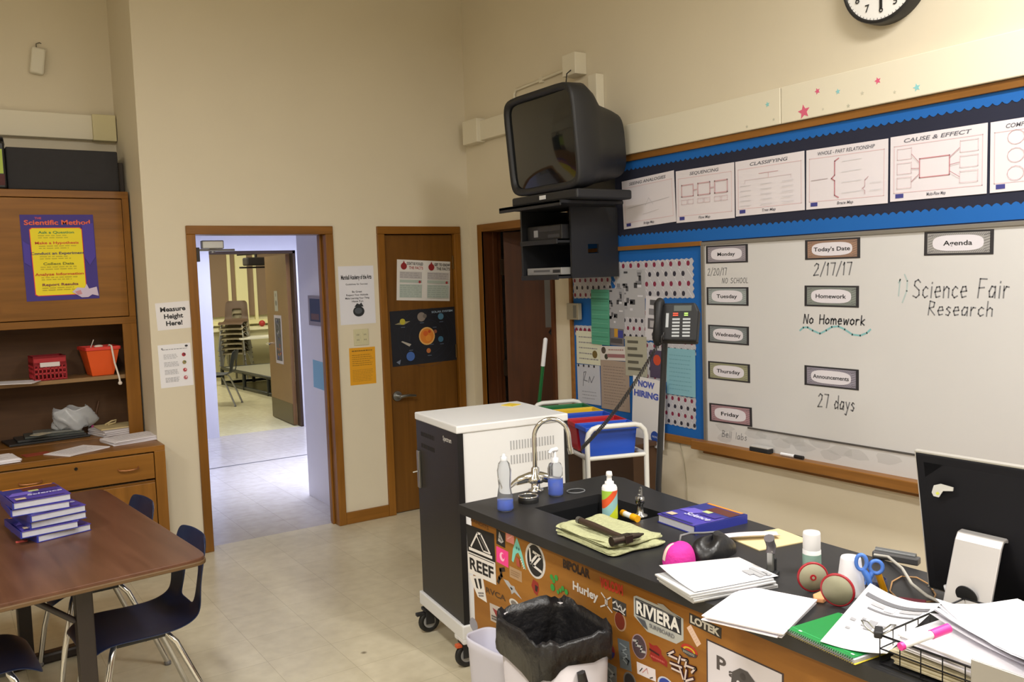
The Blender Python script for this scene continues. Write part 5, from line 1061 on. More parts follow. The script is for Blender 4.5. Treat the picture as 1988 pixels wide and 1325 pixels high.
note((3.706, 0.905, 0.273, 0.394, -3.8), 'd9d8da', 'white flyer headed NOW HIRING in front of the bulletin board', .045, name='flyer', cat='flyer', rows=0, extra=lambda s: (s.text('NOW', .42, .1, .09, '4858b0', fit=.5, bold=.05), s.text('HIRING', .42, .25, .09, '4858b0', fit=.75, bold=.05), s.disc(.72, .84, .085, '24489a', 14), s.text('NOVA', .74, .84, .03, 'b9c2dc', fit=.2, bold=.02)))
r = thing('thermostat', 'small beige control box on the left edge of the bulletin board', 'thermostat', (XB - .022, 4.385, 1.475))
g = G(); g.box((-.03, -.06, -.052), (0, .06, .052), mat('beige plastic', '9a927e', .5)); g.build('body', r, bevel=.004); g = G(); g.box((-.032, -.04, -.04), (-.03, -.01, .04), C_('6f6e66')); g.build('display', r)
# whiteboard
WBM = mat('whiteboard enamel', 'cbcaca', .22, noise=.04, scale=2)
r = thing('whiteboard', 'large whiteboard with handwritten agenda and dates on the right wall', 'whiteboard', (XB, 1.5, .80))
def inw(g): g.X = Matrix.Translation((-XB, -1.5, -.80)); return g
g = inw(G()); g.box((XB - .012, -.9, .79), (XB, 3.285, 1.842), WBM); g.build('surface', r)
g = inw(G()); FRM = mat('grey aluminium trim', '8f8b84', .4, metal=.5); g.box((XB - .02, -.9, 1.842), (XB, 3.30, 1.86), FRM); g.box((XB - .02, 3.278, .79), (XB, 3.302, 1.842), FRM); g.build('frame', r, bevel=.002)
g = inw(G()); g.box((XB - .016, -.9, .897), (XB - .012, 3.0, .905), C_('4d4a48', .5)); g.build('lower_seam', r)
s = Sheet((1.65, 1.32, 3.3, 1.05, 0), 'B', XB - .012, None, th=0); s.z = lambda: .0006
def wbp(p): return ((1.65 + 1.65 - p[1]) / 3.3, (1.845 - p[2]) / 1.05)
INK, TEAL = '77777a', '7fb4b8'
def write(t, p0, p1, hgt, c=INK, th=.006, slant=.12):
    s = Sheet((1.65, 1.32, 3.3, 1.05, 0), 'B', XB - .012, None, th=0); a, b = wbp(p0), wbp(p1); s.z = lambda: .0006; stroke_text(s, t, a[0], a[1], hgt / 1.05, th, c, width=b[0] - a[0], slant=slant); s.done('handwriting', parent=r)
write('2/20/17', (3.437, 3.26, 1.683), (3.437, 3.124, 1.686), .036, th=.0035)
write('NO SCHOOL', (3.437, 3.16, 1.641), (3.437, 2.982, 1.65), .026, th=.003)
write('2/17/17', (3.437, 2.595, 1.671), (3.437, 2.388, 1.681), .055)
write('No Homework', (3.437, 2.654, 1.446), (3.437, 2.322, 1.446), .042, c='4a4a4e')
write('27 days', (3.437, 2.577, 1.055), (3.437, 2.375, 1.053), .062)
write('1)', (3.437, 2.174, 1.576), (3.437, 2.117, 1.576), .07, c='a9b9b9')
write('Science Fair', (3.437, 2.103, 1.569), (3.437, 1.701, 1.582), .075, th=.0055)
write('Research', (3.437, 2.035, 1.497), (3.437, 1.762, 1.498), .058, th=.005)
write('Bell labs', (3.437, 3.176, 0.831), (3.437, 3.002, 0.828), .034, c='8d8d90', th=.0035)
pw = [wbp(q) for q in [(3.437, 2.675, 1.411), (3.437, 2.655, 1.426), (3.437, 2.631, 1.427), (3.437, 2.603, 1.413), (3.437, 2.563, 1.4), (3.437, 2.529, 1.416), (3.437, 2.499, 1.433), (3.437, 2.463, 1.437), (3.437, 2.431, 1.424), (3.437, 2.392, 1.402), (3.437, 2.352, 1.399), (3.437, 2.319, 1.412), (3.437, 2.301, 1.428)]]
s.line(pw, .008, TEAL)
s.done('wavy_underline', parent=r)
sm = Sheet((2.6, .85, 1.4, .1, 0), 'B', XB - .012, None, th=0); rd = random.Random(11)
SMU = mat('marker smudge', 'b4b3b3', .5, alpha=.14)
for k in range(14):
    u, v = rd.random(), rd.random() * .6 + .15; sm.z = lambda: .0003; sm.pol([(u + (.03 + .03 * rd.random()) * math.cos(t * .7), v + .25 * math.sin(t * .7)) for t in range(9)], SMU)
o = sm.done('smudges', parent=r); o['kind'] = 'stuff'
g = inw(G()); g.box((XB - .075, -.9, .775), (XB, 3.335, .795), OAKY); g.box((XB - .085, -.9, .752), (XB - .07, 3.335, .80), OAKY); g.box((XB - .03, -.9, .725), (XB, 3.30, .775), OAKY); g.prism([(0, 0), (.01, 0), (.01, .01)], 0, .001, OAKY) if False else None
tray_o = g.build('marker_tray', r, bevel=.004)
def card(rect, t, c, label):
    s = Sheet(rect, 'B', XB - .0125, '2a282c', th=.001); 
    s.rect(.05, .08, .95, .92, c)
    for k in range(30): u = .06 + k * .03; s.L = 2; s.line([(u, .9), (u + .035, .78)], .012, '4d4a50'); s.line([(u, .22), (u + .035, .1)], .012, '4d4a50')
    for k in range(7): v = .14 + k * .11; s.L = 2; s.line([(.06, v + .08), (.14, v)], .012, '4d4a50'); s.line([(.87, v + .08), (.95, v)], .012, '4d4a50')
    s.L = 4; s.pol([(.5 + .37 * math.copysign(abs(math.cos(a * math.pi / 12)) ** .6, math.cos(a * math.pi / 12)), .5 + .33 * math.copysign(abs(math.sin(a * math.pi / 12)) ** .7, math.sin(a * math.pi / 12))) for a in range(24)], 'd6d2da')
    s.text(t, .5, .5, .2, '222226', fit=min(.66, .07 * len(t)), bold=.02); s.done('header_card', label, 'card')
card((3.127, 1.791, 0.283, 0.092, -0.3), 'Monday', '9a939c', 'bordered card reading Monday at the top left of the whiteboard')
card((3.127, 1.573, 0.284, 0.094, -0.4), 'Tuesday', '9aa3a3', 'bordered card reading Tuesday on the whiteboard')
card((3.124, 1.373, 0.277, 0.095, -0.7), 'Wednesday', '7c8486', 'bordered card reading Wednesday on the whiteboard')
card((3.124, 1.18, 0.285, 0.095, -0.0), 'Thursday', '9a9a7c', 'bordered card reading Thursday on the whiteboard')
card((3.117, 0.955, 0.29, 0.099, 1.0), 'Friday', 'a8848c', 'bordered card reading Friday at the lower left of the whiteboard')
card((2.496, 1.79, 0.291, 0.092, -0.3), 'Today\'s Date', '9c7c68', 'brown bordered card reading Today\'s Date on the whiteboard')
card((2.502, 1.574, 0.289, 0.097, -0.8), 'Homework', '838a84', 'bordered card reading Homework in the middle of the whiteboard')
card((2.505, 1.199, 0.291, 0.094, -0.2), 'Announcements', '8f8a98', 'bordered card reading Announcements on the whiteboard')
card((1.911, 1.789, 0.283, 0.097, -1.0), 'Agenda', '9a9896', 'larger bordered card reading Agenda at the top of the whiteboard')
r = thing('board_eraser', 'black felt whiteboard eraser lying on the marker tray', 'eraser', (3.4, 2.885, 0.798)); r.location.z = .797
g = G(); g.box((-.02, -.06, 0), (.02, .06, .022), C_('1c1c1e', .9)); g.build('felt', r, bevel=.004); g = G(); g.box((-.02, -.058, .022), (.02, .058, .03), C_('b4b2b0', .4)); g.build('top', r, bevel=.003)
r = thing('marker', 'white marker with a black cap lying on the marker tray', 'marker', (XB - .045, (3.4, 2.706, 0.795)[1], .806), 0)
g = G(); g.cyl((0, .06, 0), (0, -.02, 0), .008, mat('white plastic'), 12); g.build('barrel', r); g = G(); g.cyl((0, -.02, 0), (0, -.07, 0), .0088, C_('1b1b1d', .4), 12); g.build('cap', r)
# ---------------------------------------------------------------- television on its wall rack
r = thing('tv_rack', 'black steel television rack with two shelves fixed to the right wall', 'rack', (3.2, 4.15, 1.69))
def inv(g): g.X = Matrix.Translation((-3.2, -4.15, -1.69)); return g
g = inv(G()); g.box((2.85, 3.76, 2.098), (3.30, 4.36, 2.116), BLACKM); g.box((2.85, 3.76, 2.085), (2.86, 4.36, 2.116), BLACKM); g.build('top_plate', r, bevel=.003)
g = inv(G()); g.box((3.0, 4.345, 1.69), (3.43, 4.36, 2.098), BLACKM); g.build('side_panel', r, bevel=.002)
g = inv(G()); wy0, wy1, wx0, wx1, wz0, wz1 = 3.965, 3.98, 3.20, 3.28, 1.83, 1.885
g.box((3.08, wy0, 1.69), (wx0, wy1, 2.098), BLACKM); g.box((wx1, wy0, 1.69), (3.43, wy1, 2.098), BLACKM); g.box((wx0, wy0, 1.69), (wx1, wy1, wz0), BLACKM); g.box((wx0, wy0, wz1), (wx1, wy1, 2.098), BLACKM); g.build('side_panel', r)
for z in (1.69, 1.895): g = inv(G()); g.box((2.99, 3.98, z), (3.40, 4.345, z + .014), BLACKM); g.box((2.985, 3.98, z - .006), (2.995, 4.345, z + .022), BLACKM); g.build('shelf', r, bevel=.002)
g = inv(G()); g.box((3.30, 4.06, 2.04), (XB, 4.28, 2.098), BLACKM); g.box((XB - .012, 3.99, 1.9), (XB, 4.32, 2.4), BLACKM); g.build('wall_bracket', r)
r = thing('video_player', 'black video cassette player on the upper shelf of the television rack', 'video player', (3.16, 4.16, 1.9175))
g = G(); g.box((-.13, -.17, 0), (.16, .17, .085), mat('black plastic', '18181a', .4)); g.build('body', r, bevel=.004)
g = G(); g.box((-.132, -.16, .05), (-.13, .06, .078), C_('2e2e31', .3)); g.build('tape_door', r); g = G(); g.box((-.1325, .06, .02), (-.13, .1, .06), C_('9a9a9c', .3)); g.build('display', r); g = G(); g.box((-.1325, -.15, .012), (-.13, -.04, .03), C_('3a3a3c', .3)); g.build('button_row', r)
r = thing('disc_player', 'slim silver disc player on the lower shelf of the television rack', 'disc player', (3.15, 4.16, 1.7125))
g = G(); g.box((-.13, -.17, 0), (.14, .17, .042), mat('silver plastic', '9c9b99', .35, metal=.3)); g.build('body', r, bevel=.003); g = G(); g.box((-.1315, -.06, .018), (-.13, .1, .03), C_('5c5c5e')); g.build('disc_tray', r); g = G(); g.box((-.1315, -.16, .012), (-.13, -.09, .03), C_('2c2c2e')); g.build('display', r)
TVB = mat('charcoal television plastic', '1d1e22', .5)
r = thing('television', 'old dark grey tube television leaning forward on the wall rack', 'television', (2.93, 3.985, 2.118))
Mt = Matrix.Translation((0, 0, .055)) @ Matrix.Rotation(R(-5), 4, 'Y')
tw, th_ = .655, .565
g = G(); g.X = Mt
def rr(w, h, x, zc, n=32, p=5.0):
    out = []
    for k in range(n):
        t = 2 * math.pi * (k + .5) / n; c_, s_ = math.cos(t), math.sin(t)
        out.append((x, math.copysign(abs(c_) ** (2 / p), c_) * w / 2, zc + math.copysign(abs(s_) ** (2 / p), s_) * h / 2))
    return out
rings = [rr(tw - .06, th_ - .08, .006, .285, p=9), rr(tw - .055, th_ - .075, -.012, .285, p=9), rr(tw - .01, th_ - .01, -.018, .2825, p=8), rr(tw, th_, -.004, .2825, p=8), rr(tw, th_, .10, .2825, p=7), rr(tw * .93, th_ * .94, .17, .275, p=5), rr(tw * .76, th_ * .80, .26, .25, p=4), rr(tw * .66, th_ * .72, .38, .24, p=4), rr(tw * .60, th_ * .66, .44, .235, p=4)]
vs = sum(rings, []); n = 32; fs = [(i * n + k, i * n + (k + 1) % n, (i + 1) * n + (k + 1) % n, (i + 1) * n + k) for i in range(len(rings) - 1) for k in range(n)]
fs = [tuple(reversed(f)) for f in fs]
g.add(vs, fs, TVB, True); g.poly([vs[-n + k] for k in range(n)], TVB); g.build('housing', r)
g = G(); g.X = Mt; g.grid(12, 10, lambda a, b: (.004 - .022 * (1 - (2 * a - 1) ** 2) * (1 - (2 * b - 1) ** 2) ** .8, (.5 - a) * (tw - .06), .285 + (b - .5) * (th_ - .08)), mat('dark glass screen', '101315', .08, coat=.5)); g.build('screen', r)
g = G(); g.box((-.03, -.31, 0), (.36, .31, .052), TVB); g.build('base_unit', r, bevel=.010); g = G(); g.box((-.0315, -.03, .018), (-.03, .03, .04), mat('white label', 'dcdde0')); g.build('label', r)
g = G(); g.tube([(.15, .02, .60), (.25, .12, .70), (.36, .25, .80), (.47, .33, .86)], .004, C_('19191b'), 6); g.build('antenna_wire', r)

# ---------------------------------------------------------------- charging cart
WHP = mat('white powder coated steel', 'dfe0e2', .4)
r = thing('charging_cart', 'white and black laptop charging cart on casters beyond the bench', 'cart', (2.15, 3.43, 0), -6.5)
cw, cd, ct = .56, .50, 1.08
g = G(); g.box((-cw / 2, -cd / 2, ct - .035), (cw / 2, cd / 2, ct), WHP); g.build('lid', r, bevel=.006)
g = G(); g.box((-cw / 2 + .012, -cd / 2 + .006, .20), (cw / 2 - .02, cd / 2 - .01, ct - .035), WHP)
g.build('body', r, bevel=.004)
VT = C_('a9aaad')
for z in (.90, .965):
    for k in range(16): x = -.02 + k * .0145; g = g if k else G(); g.box((x, -cd / 2 + .0045, z - .02), (x + .006, -cd / 2 + .006, z + .02), VT)
    g.build('vent', r)
g = G(); CB = mat('dark smoked panel', '1b1918', .4)
g.box((-cw / 2 + .004, -cd / 2 + .035, .20), (-cw / 2 + .012, cd / 2 - .008, ct - .036), CB)
for z in (.93, .985): 
    for k in range(10): g.box((-cw / 2 + .003, .02 + k * .017, z - .01), (-cw / 2 + .004, .03 + k * .017, z + .01), C_('1c1a19'))
d = g.build('door', r)
g = G(); g.box((-cw / 2 + .002, -cd / 2 + .0, .20), (-cw / 2 + .03, -cd / 2 + .035, ct - .035), mat('black edge trim', '121216', .4)); g.build('corner_trim', r); 
g = G(); g.box((cw / 2 - .02, -cd / 2 + .002, .2), (cw / 2 - .004, cd / 2 - .01, ct - .036), mat('black edge trim')); g.build('rear_door', r)
g = G(); g.box((-cw / 2 - .008, cd / 2 - .055, .72), (-cw / 2 + .004, cd / 2 - .025, .90), STEEL); g.tube([(-cw / 2 - .01, cd / 2 - .04, .8), (-cw / 2 - .03, cd / 2 - .03, .795)], .004, STEEL, 6); g.build('handle', d, bevel=.003)
s = Sheet((0, 0, .10, .04, 0), 'B', 0, None, th=0); s.text('Spectrum', .5, .5, .55, 'c9c6c4', fit=.95, bold=.02); o = s.done('logo_lettering', parent=None); o.parent = r; o.matrix_parent_inverse = Matrix.Identity(4); o.matrix_basis = wall_matrix('B', -.135, 1.005, -cw / 2 + .0038)
g = G(); g.box((-cw / 2 - .01, -cd / 2 - .01, .135), (-cw / 2 + .05, cd / 2 + .01, .20), WHP); g.box((cw / 2 - .05, -cd / 2 - .01, .135), (cw / 2 + .01, cd / 2 + .01, .20), WHP); g.box((-cw / 2, -cd / 2 - .005, .17), (cw / 2, cd / 2 + .005, .2), WHP)
g.box((-cw / 2 - .01, -cd / 2 - .01, .115), (-cw / 2 + .05, -cd / 2 + .09, .14), WHP); g.build('base_frame', r, bevel=.006)
for i, (x, y) in enumerate(((-cw / 2 + .02, cd / 2 - .03), (-cw / 2 + .02, -cd / 2 + .03), (cw / 2 - .03, -cd / 2 + .03), (cw / 2 - .03, cd / 2 - .03))):
    g = G(); TY = mat('black rubber'); g.X = Matrix.Translation((x, y, .055)); g.tube([(.0 + .041 * math.cos(k * math.pi / 14), 0, .041 * math.sin(k * math.pi / 14)) for k in range(28)], .0135, TY, 8, closed=True); w_ = g.build('caster', r)
    g = G(); g.X = Matrix.Translation((x, y, .055)); g.cyl((0, -.011, 0), (0, .011, 0), .031, mat('grey wheel', '8f8f90', .5), 20); g.cyl((0, -.014, 0), (0, .014, 0), .009, STEEL, 12); g.build('hub', w_)
    g = G(); g.X = Matrix.Translation((x, y, .055)); g.prism([(-.022, -.02), (.022, -.02), (.022, -.015), (-.022, -.015)], -.01, .065, BLACKM); g.prism([(-.022, .015), (.022, .015), (.022, .02), (-.022, .02)], -.01, .065, BLACKM); g.box((-.03, -.024, .055), (.03, .024, .07), BLACKM)
    if i == 0: g.box((-.065, -.012, .035), (-.02, .012, .05), BLACKM)
    if i == 1: g.box((-.05, -.014, .04), (-.022, .012, .055), C_('c9582c'))
    g.build('fork', w_, bevel=.003)
g = G().box((-.035, -.035, 0), (.035, .035, .003), C_('dfc23c')); o = g.build('sticky_note'); put(o, (2.352, 3.549, 1.08), 20); tag(o, 'yellow sticky note pad on top of the charging cart', 'sticky note')

# ---------------------------------------------------------------- rolling bin rack behind the cart
bx0, bx1, by0, by1 = 2.65, 2.965, 3.33, 4.23
RKM = Matrix.Translation((bx0, by0, 0)) @ Matrix.Rotation(R(-18), 4, 'Z') @ Matrix.Translation((-bx0, -by0, 0))
def rk(o): o.location = RKM @ o.location; o.rotation_euler[2] += R(-18); return o
r = thing('bin_rack', 'white tube frame rolling rack for coloured bins between cart and bulletin board', 'rack', (bx0, by0, 0)); rk(r)
W3, D3 = bx1 - bx0, by1 - by0; WT = mat('white tube', 'dcdcd8', .35)
def hoop(y, top):
    g = G(); rad = .06; P_ = [(0, y, .06), (0, y, top - rad)] + [(rad - rad * math.cos(a), y, top - rad + rad * math.sin(a)) for a in (math.pi / 6, math.pi / 3, math.pi / 2)] + [(W3 - rad + rad * math.sin(a), y, top - rad + rad * math.cos(a)) for a in (0, math.pi / 6, math.pi / 3, math.pi / 2)] + [(W3, y, .06)]
    g.tube(P_, .013, WT, 12); g.tube([(0, y, .80), (W3, y, .80)], .011, WT, 10); return g.build('hoop', r)
hoop(0, .955); hoop(D3, .955)

for z in (.80, .36):
    for x in (0, W3): g.tube([(x, 0, z), (x, D3, z)], .011, WT, 10)
g.build('rails', r)
for x, y in ((0, 0), (W3, 0), (0, D3), (W3, D3)): g = G(); g.X = Matrix.Translation((x, y, .03)); g.cyl((-.01, 0, 0), (.01, 0, 0), .03, mat('black rubber'), 14); g.cyl((0, 0, 0), (0, 0, .05), .006, STEEL, 8); g.build('caster', r)
def binbox(y, c, label, z=.80, w=.27, d=.135, h=.145, x=None):
    t = thing('storage_bin', label, 'bin', ((bx0 + bx1) / 2 if x is None else x, y, z - h + .045)); rk(t); m = mat('bin plastic ' + c, c, .4)
    g = G(); tapered(g, w * .9, d * .88, w, d, h, m, .004); g.build('body', t, bevel=.004)
    g = G(); 
    for a, b in (((-w / 2 - .012, -d / 2 - .012), (w / 2 + .012, -d / 2)), ((-w / 2 - .012, d / 2), (w / 2 + .012, d / 2 + .012)), ((-w / 2 - .012, -d / 2), (-w / 2, d / 2)), ((w / 2, -d / 2), (w / 2 + .012, d / 2))): g.box((*a, h - .016), (*b, h + .006), m)
    g.build('rim', t, bevel=.003); return t
GB = 'coloured bins in the rolling rack'
for k, (c, nm) in enumerate((('1d4fc0', 'nearest bin of the rack, bright blue with a wide rim'), ('b01c2a', 'red bin directly behind the nearest blue bin'), ('2049b8', 'blue bin between the red and the yellow bins'), ('d8b428', 'yellow bin behind the second blue bin in the rack'), ('1c6a3a', 'green bin farthest back in the rolling rack'))):
    binbox(by0 + .125 + k * .163, c, nm, z=.895)
t = binbox(by0 + .3, '6b6f86', 'clear grey bin of small bottles on the lower level of the rack', z=.42, w=.26, d=.3, h=.16)
BOT = ('c9c9d4', '2a3fa0', 'a8302c', 'd8d8dc', '3a2f60')
rd = random.Random(3)
for k in range(9): 
    q = thing('glue_bottle', 'small craft bottle standing in the clear grey bin of the rack', 'bottle', ((bx0 + bx1) / 2 - .1 + .1 * (k % 3), by0 + .2 + .1 * (k // 3), .313), 0, 'craft bottles in the clear bin'); rk(q); m = C_(BOT[k % 5], .4)
    g = G(); g.lathe([(.001, 0), (.024, 0), (.025, .005), (.025, .10 + .01 * (k % 3)), (.012, .125), (.001, .126)], m, 16); g.build('body', q); g = G(); g.lathe([(.012, .122), (.009, .155), (.001, .16)], C_(BOT[(k + 2) % 5], .4), 12); g.build('cap', q)

for k in range(12): a = k * .5236
g.lathe([(.001, .004), (.13, .0), (.15, .018), (.148, .02), (.12, .008), (.001, .010)], C_('d9b91c', .4), 20); o = g.build('plastic_tray'); put(o, (2.83, 3.86, .372)); rk(o); tag(o, 'yellow round tray lying on the lower level of the rack', 'tray')
g = G(); g.box((3.24, 3.66, 0), (3.43, 4.42, .72), mat('dark reddish wood', '4a3220', .5, noise=.15, scale=5)); g.box((3.23, 3.64, .72), (3.43, 4.44, .745), mat('dark reddish wood')); o = g.build('low_cabinet', bevel=.004); tag(o, 'low dark brown wooden cabinet under the bulletin board', 'cabinet')
# telephone on its pole
pb_ = Vector((2.23, 2.4, 0.88)); 
r = thing('pole_stand', 'thin black pole standing behind the bench and carrying the telephone', 'pole', (pb_.x + .045, pb_.y + .05, 0))
g = G(); g.tube([(0, 0, .02), (.008, -.012, .9), (.026, -.045, 1.46)], .0115, BLACKM, 12); g.build('pole', r)
g = G(); g.lathe([(.001, 0), (.14, 0), (.14, .012), (.02, .03), (.001, .03)], BLACKM, 28); g.build('base', r)
r = thing('telephone', 'black desk telephone with grey buttons mounted on top of the black pole', 'telephone', (pb_.x + .050, pb_.y - .052, 1.468), -56); r.scale = (.86, .86, .9)
PH = mat('black phone plastic', '111113', .55, spec=.3)
g = G(); g.X = Matrix.Translation((.03, 0, .055)) @ Matrix.Rotation(R(-18), 4, 'X'); g.prism([(-.09, -.07), (.09, -.075), (.095, .06), (.07, .085), (-.09, .085)], -.025, .025, PH)
g.X = Matrix.Translation((.03, .0, .055)) @ Matrix.Rotation(R(72), 4, 'X')
g2 = G(); g2.X = g.X; g.v = []; g.f = []; g.fm = []; g.sm = []
g.prism([(-.08, -.075), (.085, -.08), (.09, .05), (.075, .085), (-.08, .085)], -.03, .028, PH); g.build('body', r, bevel=.008)
g = G(); g.X = g2.X; g.box((-.015, .048, .028), (.06, .072, .030), C_('3f4440', .2)); g.build('display', r)
g = G(); g.X = g2.X; BT = C_('8b8e90', .4)
for i in range(2):
    for j in range(6): g.box((-.02 + i * .045, -.06 + j * .014, .028), (.012 + i * .045, -.052 + j * .014, .0305), BT)
g.box((-.048, -.02, .028), (-.036, .04, .0305), BT); g.build('buttons', r)
g = G(); g.X = g2.X; 
for i in range(2): g.box((-.018, .028 + i * .008, .028), (.004, .033 + i * .008, .031), C_('d8482c'))
for i in range(2): g.box((.03, .028 + i * .008, .028), (.046, .033 + i * .008, .031), C_('a9d86a'))
g.build('indicator_lights', r)
g = G(); g.X = g2.X; g.tube([(-.075, -.085, .03), (-.078, -.07, .052), (-.078, 0, .058), (-.078, .07, .052), (-.075, .088, .03)], [.02, .02, .014, .02, .02], PH, 12); g.build('handset', r)
ca = Vector((2.21, 2.312, 1.486)); cb = Vector((2.391, 3.05, 0.93))
g = G(); P_ = []
for k in range(420):
    t = k / 419; c0 = ca.lerp(cb, t) + Vector((0, 0, -.035 * math.sin(math.pi * t))); a = k * .9
    P_.append(c0 + Vector((.008 * math.cos(a), .006 * math.cos(a), .011 * math.sin(a))))
g.tube(P_, .0022, C_('232224', .4), 5); o = g.build('coiled_cord'); tag(o, 'black coiled telephone cord hanging down towards the bin rack', 'cord')

# ---------------------------------------------------------------- waste bins
def sq(w, d, z, n=48, p=6.0, wob=0.0, seed=0, rot=0.0):
    out = []
    for k in range(n):
        t = 2 * math.pi * (k + .5) / n + 1e-4; c_, s_ = math.cos(t), math.sin(t); o_ = wob * math.sin(5 * t + seed) + wob * .6 * math.sin(11 * t + 2 * seed)
        out.append((math.copysign(abs(c_) ** (2 / p), c_) * (w / 2 + o_), math.copysign(abs(s_) ** (2 / p), s_) * (d / 2 + o_), z))
    return out
def loft(g, rings, m, cap=True):
    n = len(rings[0]); vs = sum(rings, []); g.add(vs, [(i * n + k, i * n + (k + 1) % n, (i + 1) * n + (k + 1) % n, (i + 1) * n + k) for i in range(len(rings) - 1) for k in range(n)], m, True)
    if cap: g.add(rings[0], [tuple(reversed(range(n)))], m)
q1 = (1.385, 1.917, 0.319, 0.254, -98.5)
GRB = mat('grey white bin plastic', 'bdb7b9', .5)
r = thing('waste_bin', 'large grey waste bin lined with a black bag in front of the bench', 'bin', (q1[0], q1[1], 0), q1[4]); r.scale = (1, 1, 1.045)
w_, d_ = q1[2] * .97, q1[3] * .97
pz = 4.6
g = G(); loft(g, [sq(w_ * .72, d_ * .72, .0, p=pz), sq(w_ * .74, d_ * .74, .02, p=pz), sq(w_ * .97, d_ * .97, .712, p=pz), sq(w_ * .95, d_ * .95, .712, p=pz), sq(w_ * .70, d_ * .70, .03, p=pz), sq(w_ * .01, d_ * .01, .03, p=pz)], GRB); g.build('body', r)
BAG = mat('black bin liner', '1a191b', .42, bump=1.0, scale=22)
g = G(); rings = [sq(w_ * .01, d_ * .01, .20, p=pz), sq(w_ * .6, d_ * .6, .21, p=pz), sq(w_ * .74, d_ * .74, .3, wob=.004, seed=2, p=pz), sq(w_ * .85, d_ * .85, .5, wob=.004, seed=2, p=pz), sq(w_ * .925, d_ * .925, .70, wob=.002, seed=3, p=pz), sq(w_ * .97, d_ * .97, .728, wob=.002, seed=1, p=pz), sq(w_ * 1.02, d_ * 1.02, .72, wob=.003, seed=4, p=pz), sq(w_ * 1.015, d_ * 1.015, .685, wob=.004, seed=5, p=pz)]
for i_ in (-3, -2): rings[i_] = [(x, y, z + .006 * math.sin(k * .9) + .004 * math.sin(k * 2.3)) for k, (x, y, z) in enumerate(rings[i_])]
low = sq(w_ * 1.005, d_ * 1.005, .60, wob=.005, seed=6, p=pz); low = [(x, y, .637 + .022 * math.sin(2 * k * 2 * math.pi / 48 + 1.2) + .008 * math.sin(k * 1.1)) for k, (x, y, z) in enumerate(low)]; rings.append(low)
loft(g, rings, BAG, cap=False); g.build('liner', r, solid=.0015)
inv_ = Matrix.Rotation(R(-q1[4]), 3, 'Z'); tl = [inv_ @ (Vector(p) - Vector((q1[0], q1[1], 0))) for p in ((1.51, 1.935, 0.63), (1.564, 1.988, 0.56), (1.639, 2.028, 0.47), (1.711, 2.068, 0.38))]
g.tube([(w_ * .5, .0, .64), (w_ * .5 + .004, .012, .57), (w_ * .49, .04, .46), (w_ * .48, .07, .34)], [.012, .017, .022, .010], BAG, 8); g.build('liner_tail', r)
q2 = (1.47, 2.354, 0.126, 0.235, 4.6)
r = thing('waste_bin', 'smaller white waste bin standing left of the black lined bin', 'bin', (q2[0] + .01, q2[1] + .012, 0), q2[4])
w_, d_ = q2[2] * .98, q2[3] * .98
g = G(); WB2 = mat('milky white bin plastic', 'cfcede', .45, trans=.08)
loft(g, [sq(w_ * .72, d_ * .72, .0, p=4), sq(w_ * .74, d_ * .74, .02, p=4), sq(w_ * .96, d_ * .96, .48, p=4), sq(w_, d_, .485, p=4), sq(w_ * 1.02, d_ * 1.02, .51, p=4), sq(w_, d_, .52, p=4), sq(w_ * .95, d_ * .95, .515, p=4), sq(w_ * .72, d_ * .72, .03, p=4)], WB2); g.build('body', r)

# ---------------------------------------------------------------- table, chairs, books
TA = 5.3; T0 = Vector((.785, 3.195, 0)); ux = Vector((math.cos(R(TA)), math.sin(R(TA)), 0)); uy = Vector((-ux.y, ux.x, 0)); TW, TL = .92, 1.46
tc = T0 - ux * TW / 2 + uy * TL / 2
r = thing('classroom_table', 'rectangular classroom table with a walnut top and dark pedestal legs', 'table', (tc.x, tc.y, 0), TA)
g = G(); g.prism([(x, y) for x, y, z in sq(TW, TL, 0, n=64, p=22)], .715, .74, LAMW); g.build('tabletop', r, bevel=.003)
g = G(); g.prism([(x, y) for x, y, z in sq(TW + .008, TL + .008, 0, n=64, p=22)], .712, .728, mat('brown edge banding', '5c4428', .5)); g.build('edge_band', r, bevel=.004)
for sy in (-1, 1):
    g = G(); yy = sy * (TL / 2 - .135); LG = mat('dark brown painted steel', '231a17', .45)
    xx = .06
    g.box((xx - .028, yy - .022, .05), (xx + .028, yy + .022, .70), LG); g.build('leg', r, bevel=.004)
    g = G(); g.box((xx - .30, yy - .03, 0), (xx + .30, yy + .03, .05), LG); g.build('foot', r, bevel=.012)
    g = G(); g.box((xx - .30, yy - .02, .69), (xx + .30, yy + .02, .714), LG); g.prism([(xx - .12, 0), (xx + .12, 0), (xx + .03, -.12), (xx - .03, -.12)], 0, .006, LG) if False else g.tube([(xx - .16, yy, .69), (xx - .03, yy, .58)], .012, LG, 6); g.build('brace', r)
CHR = CHROME
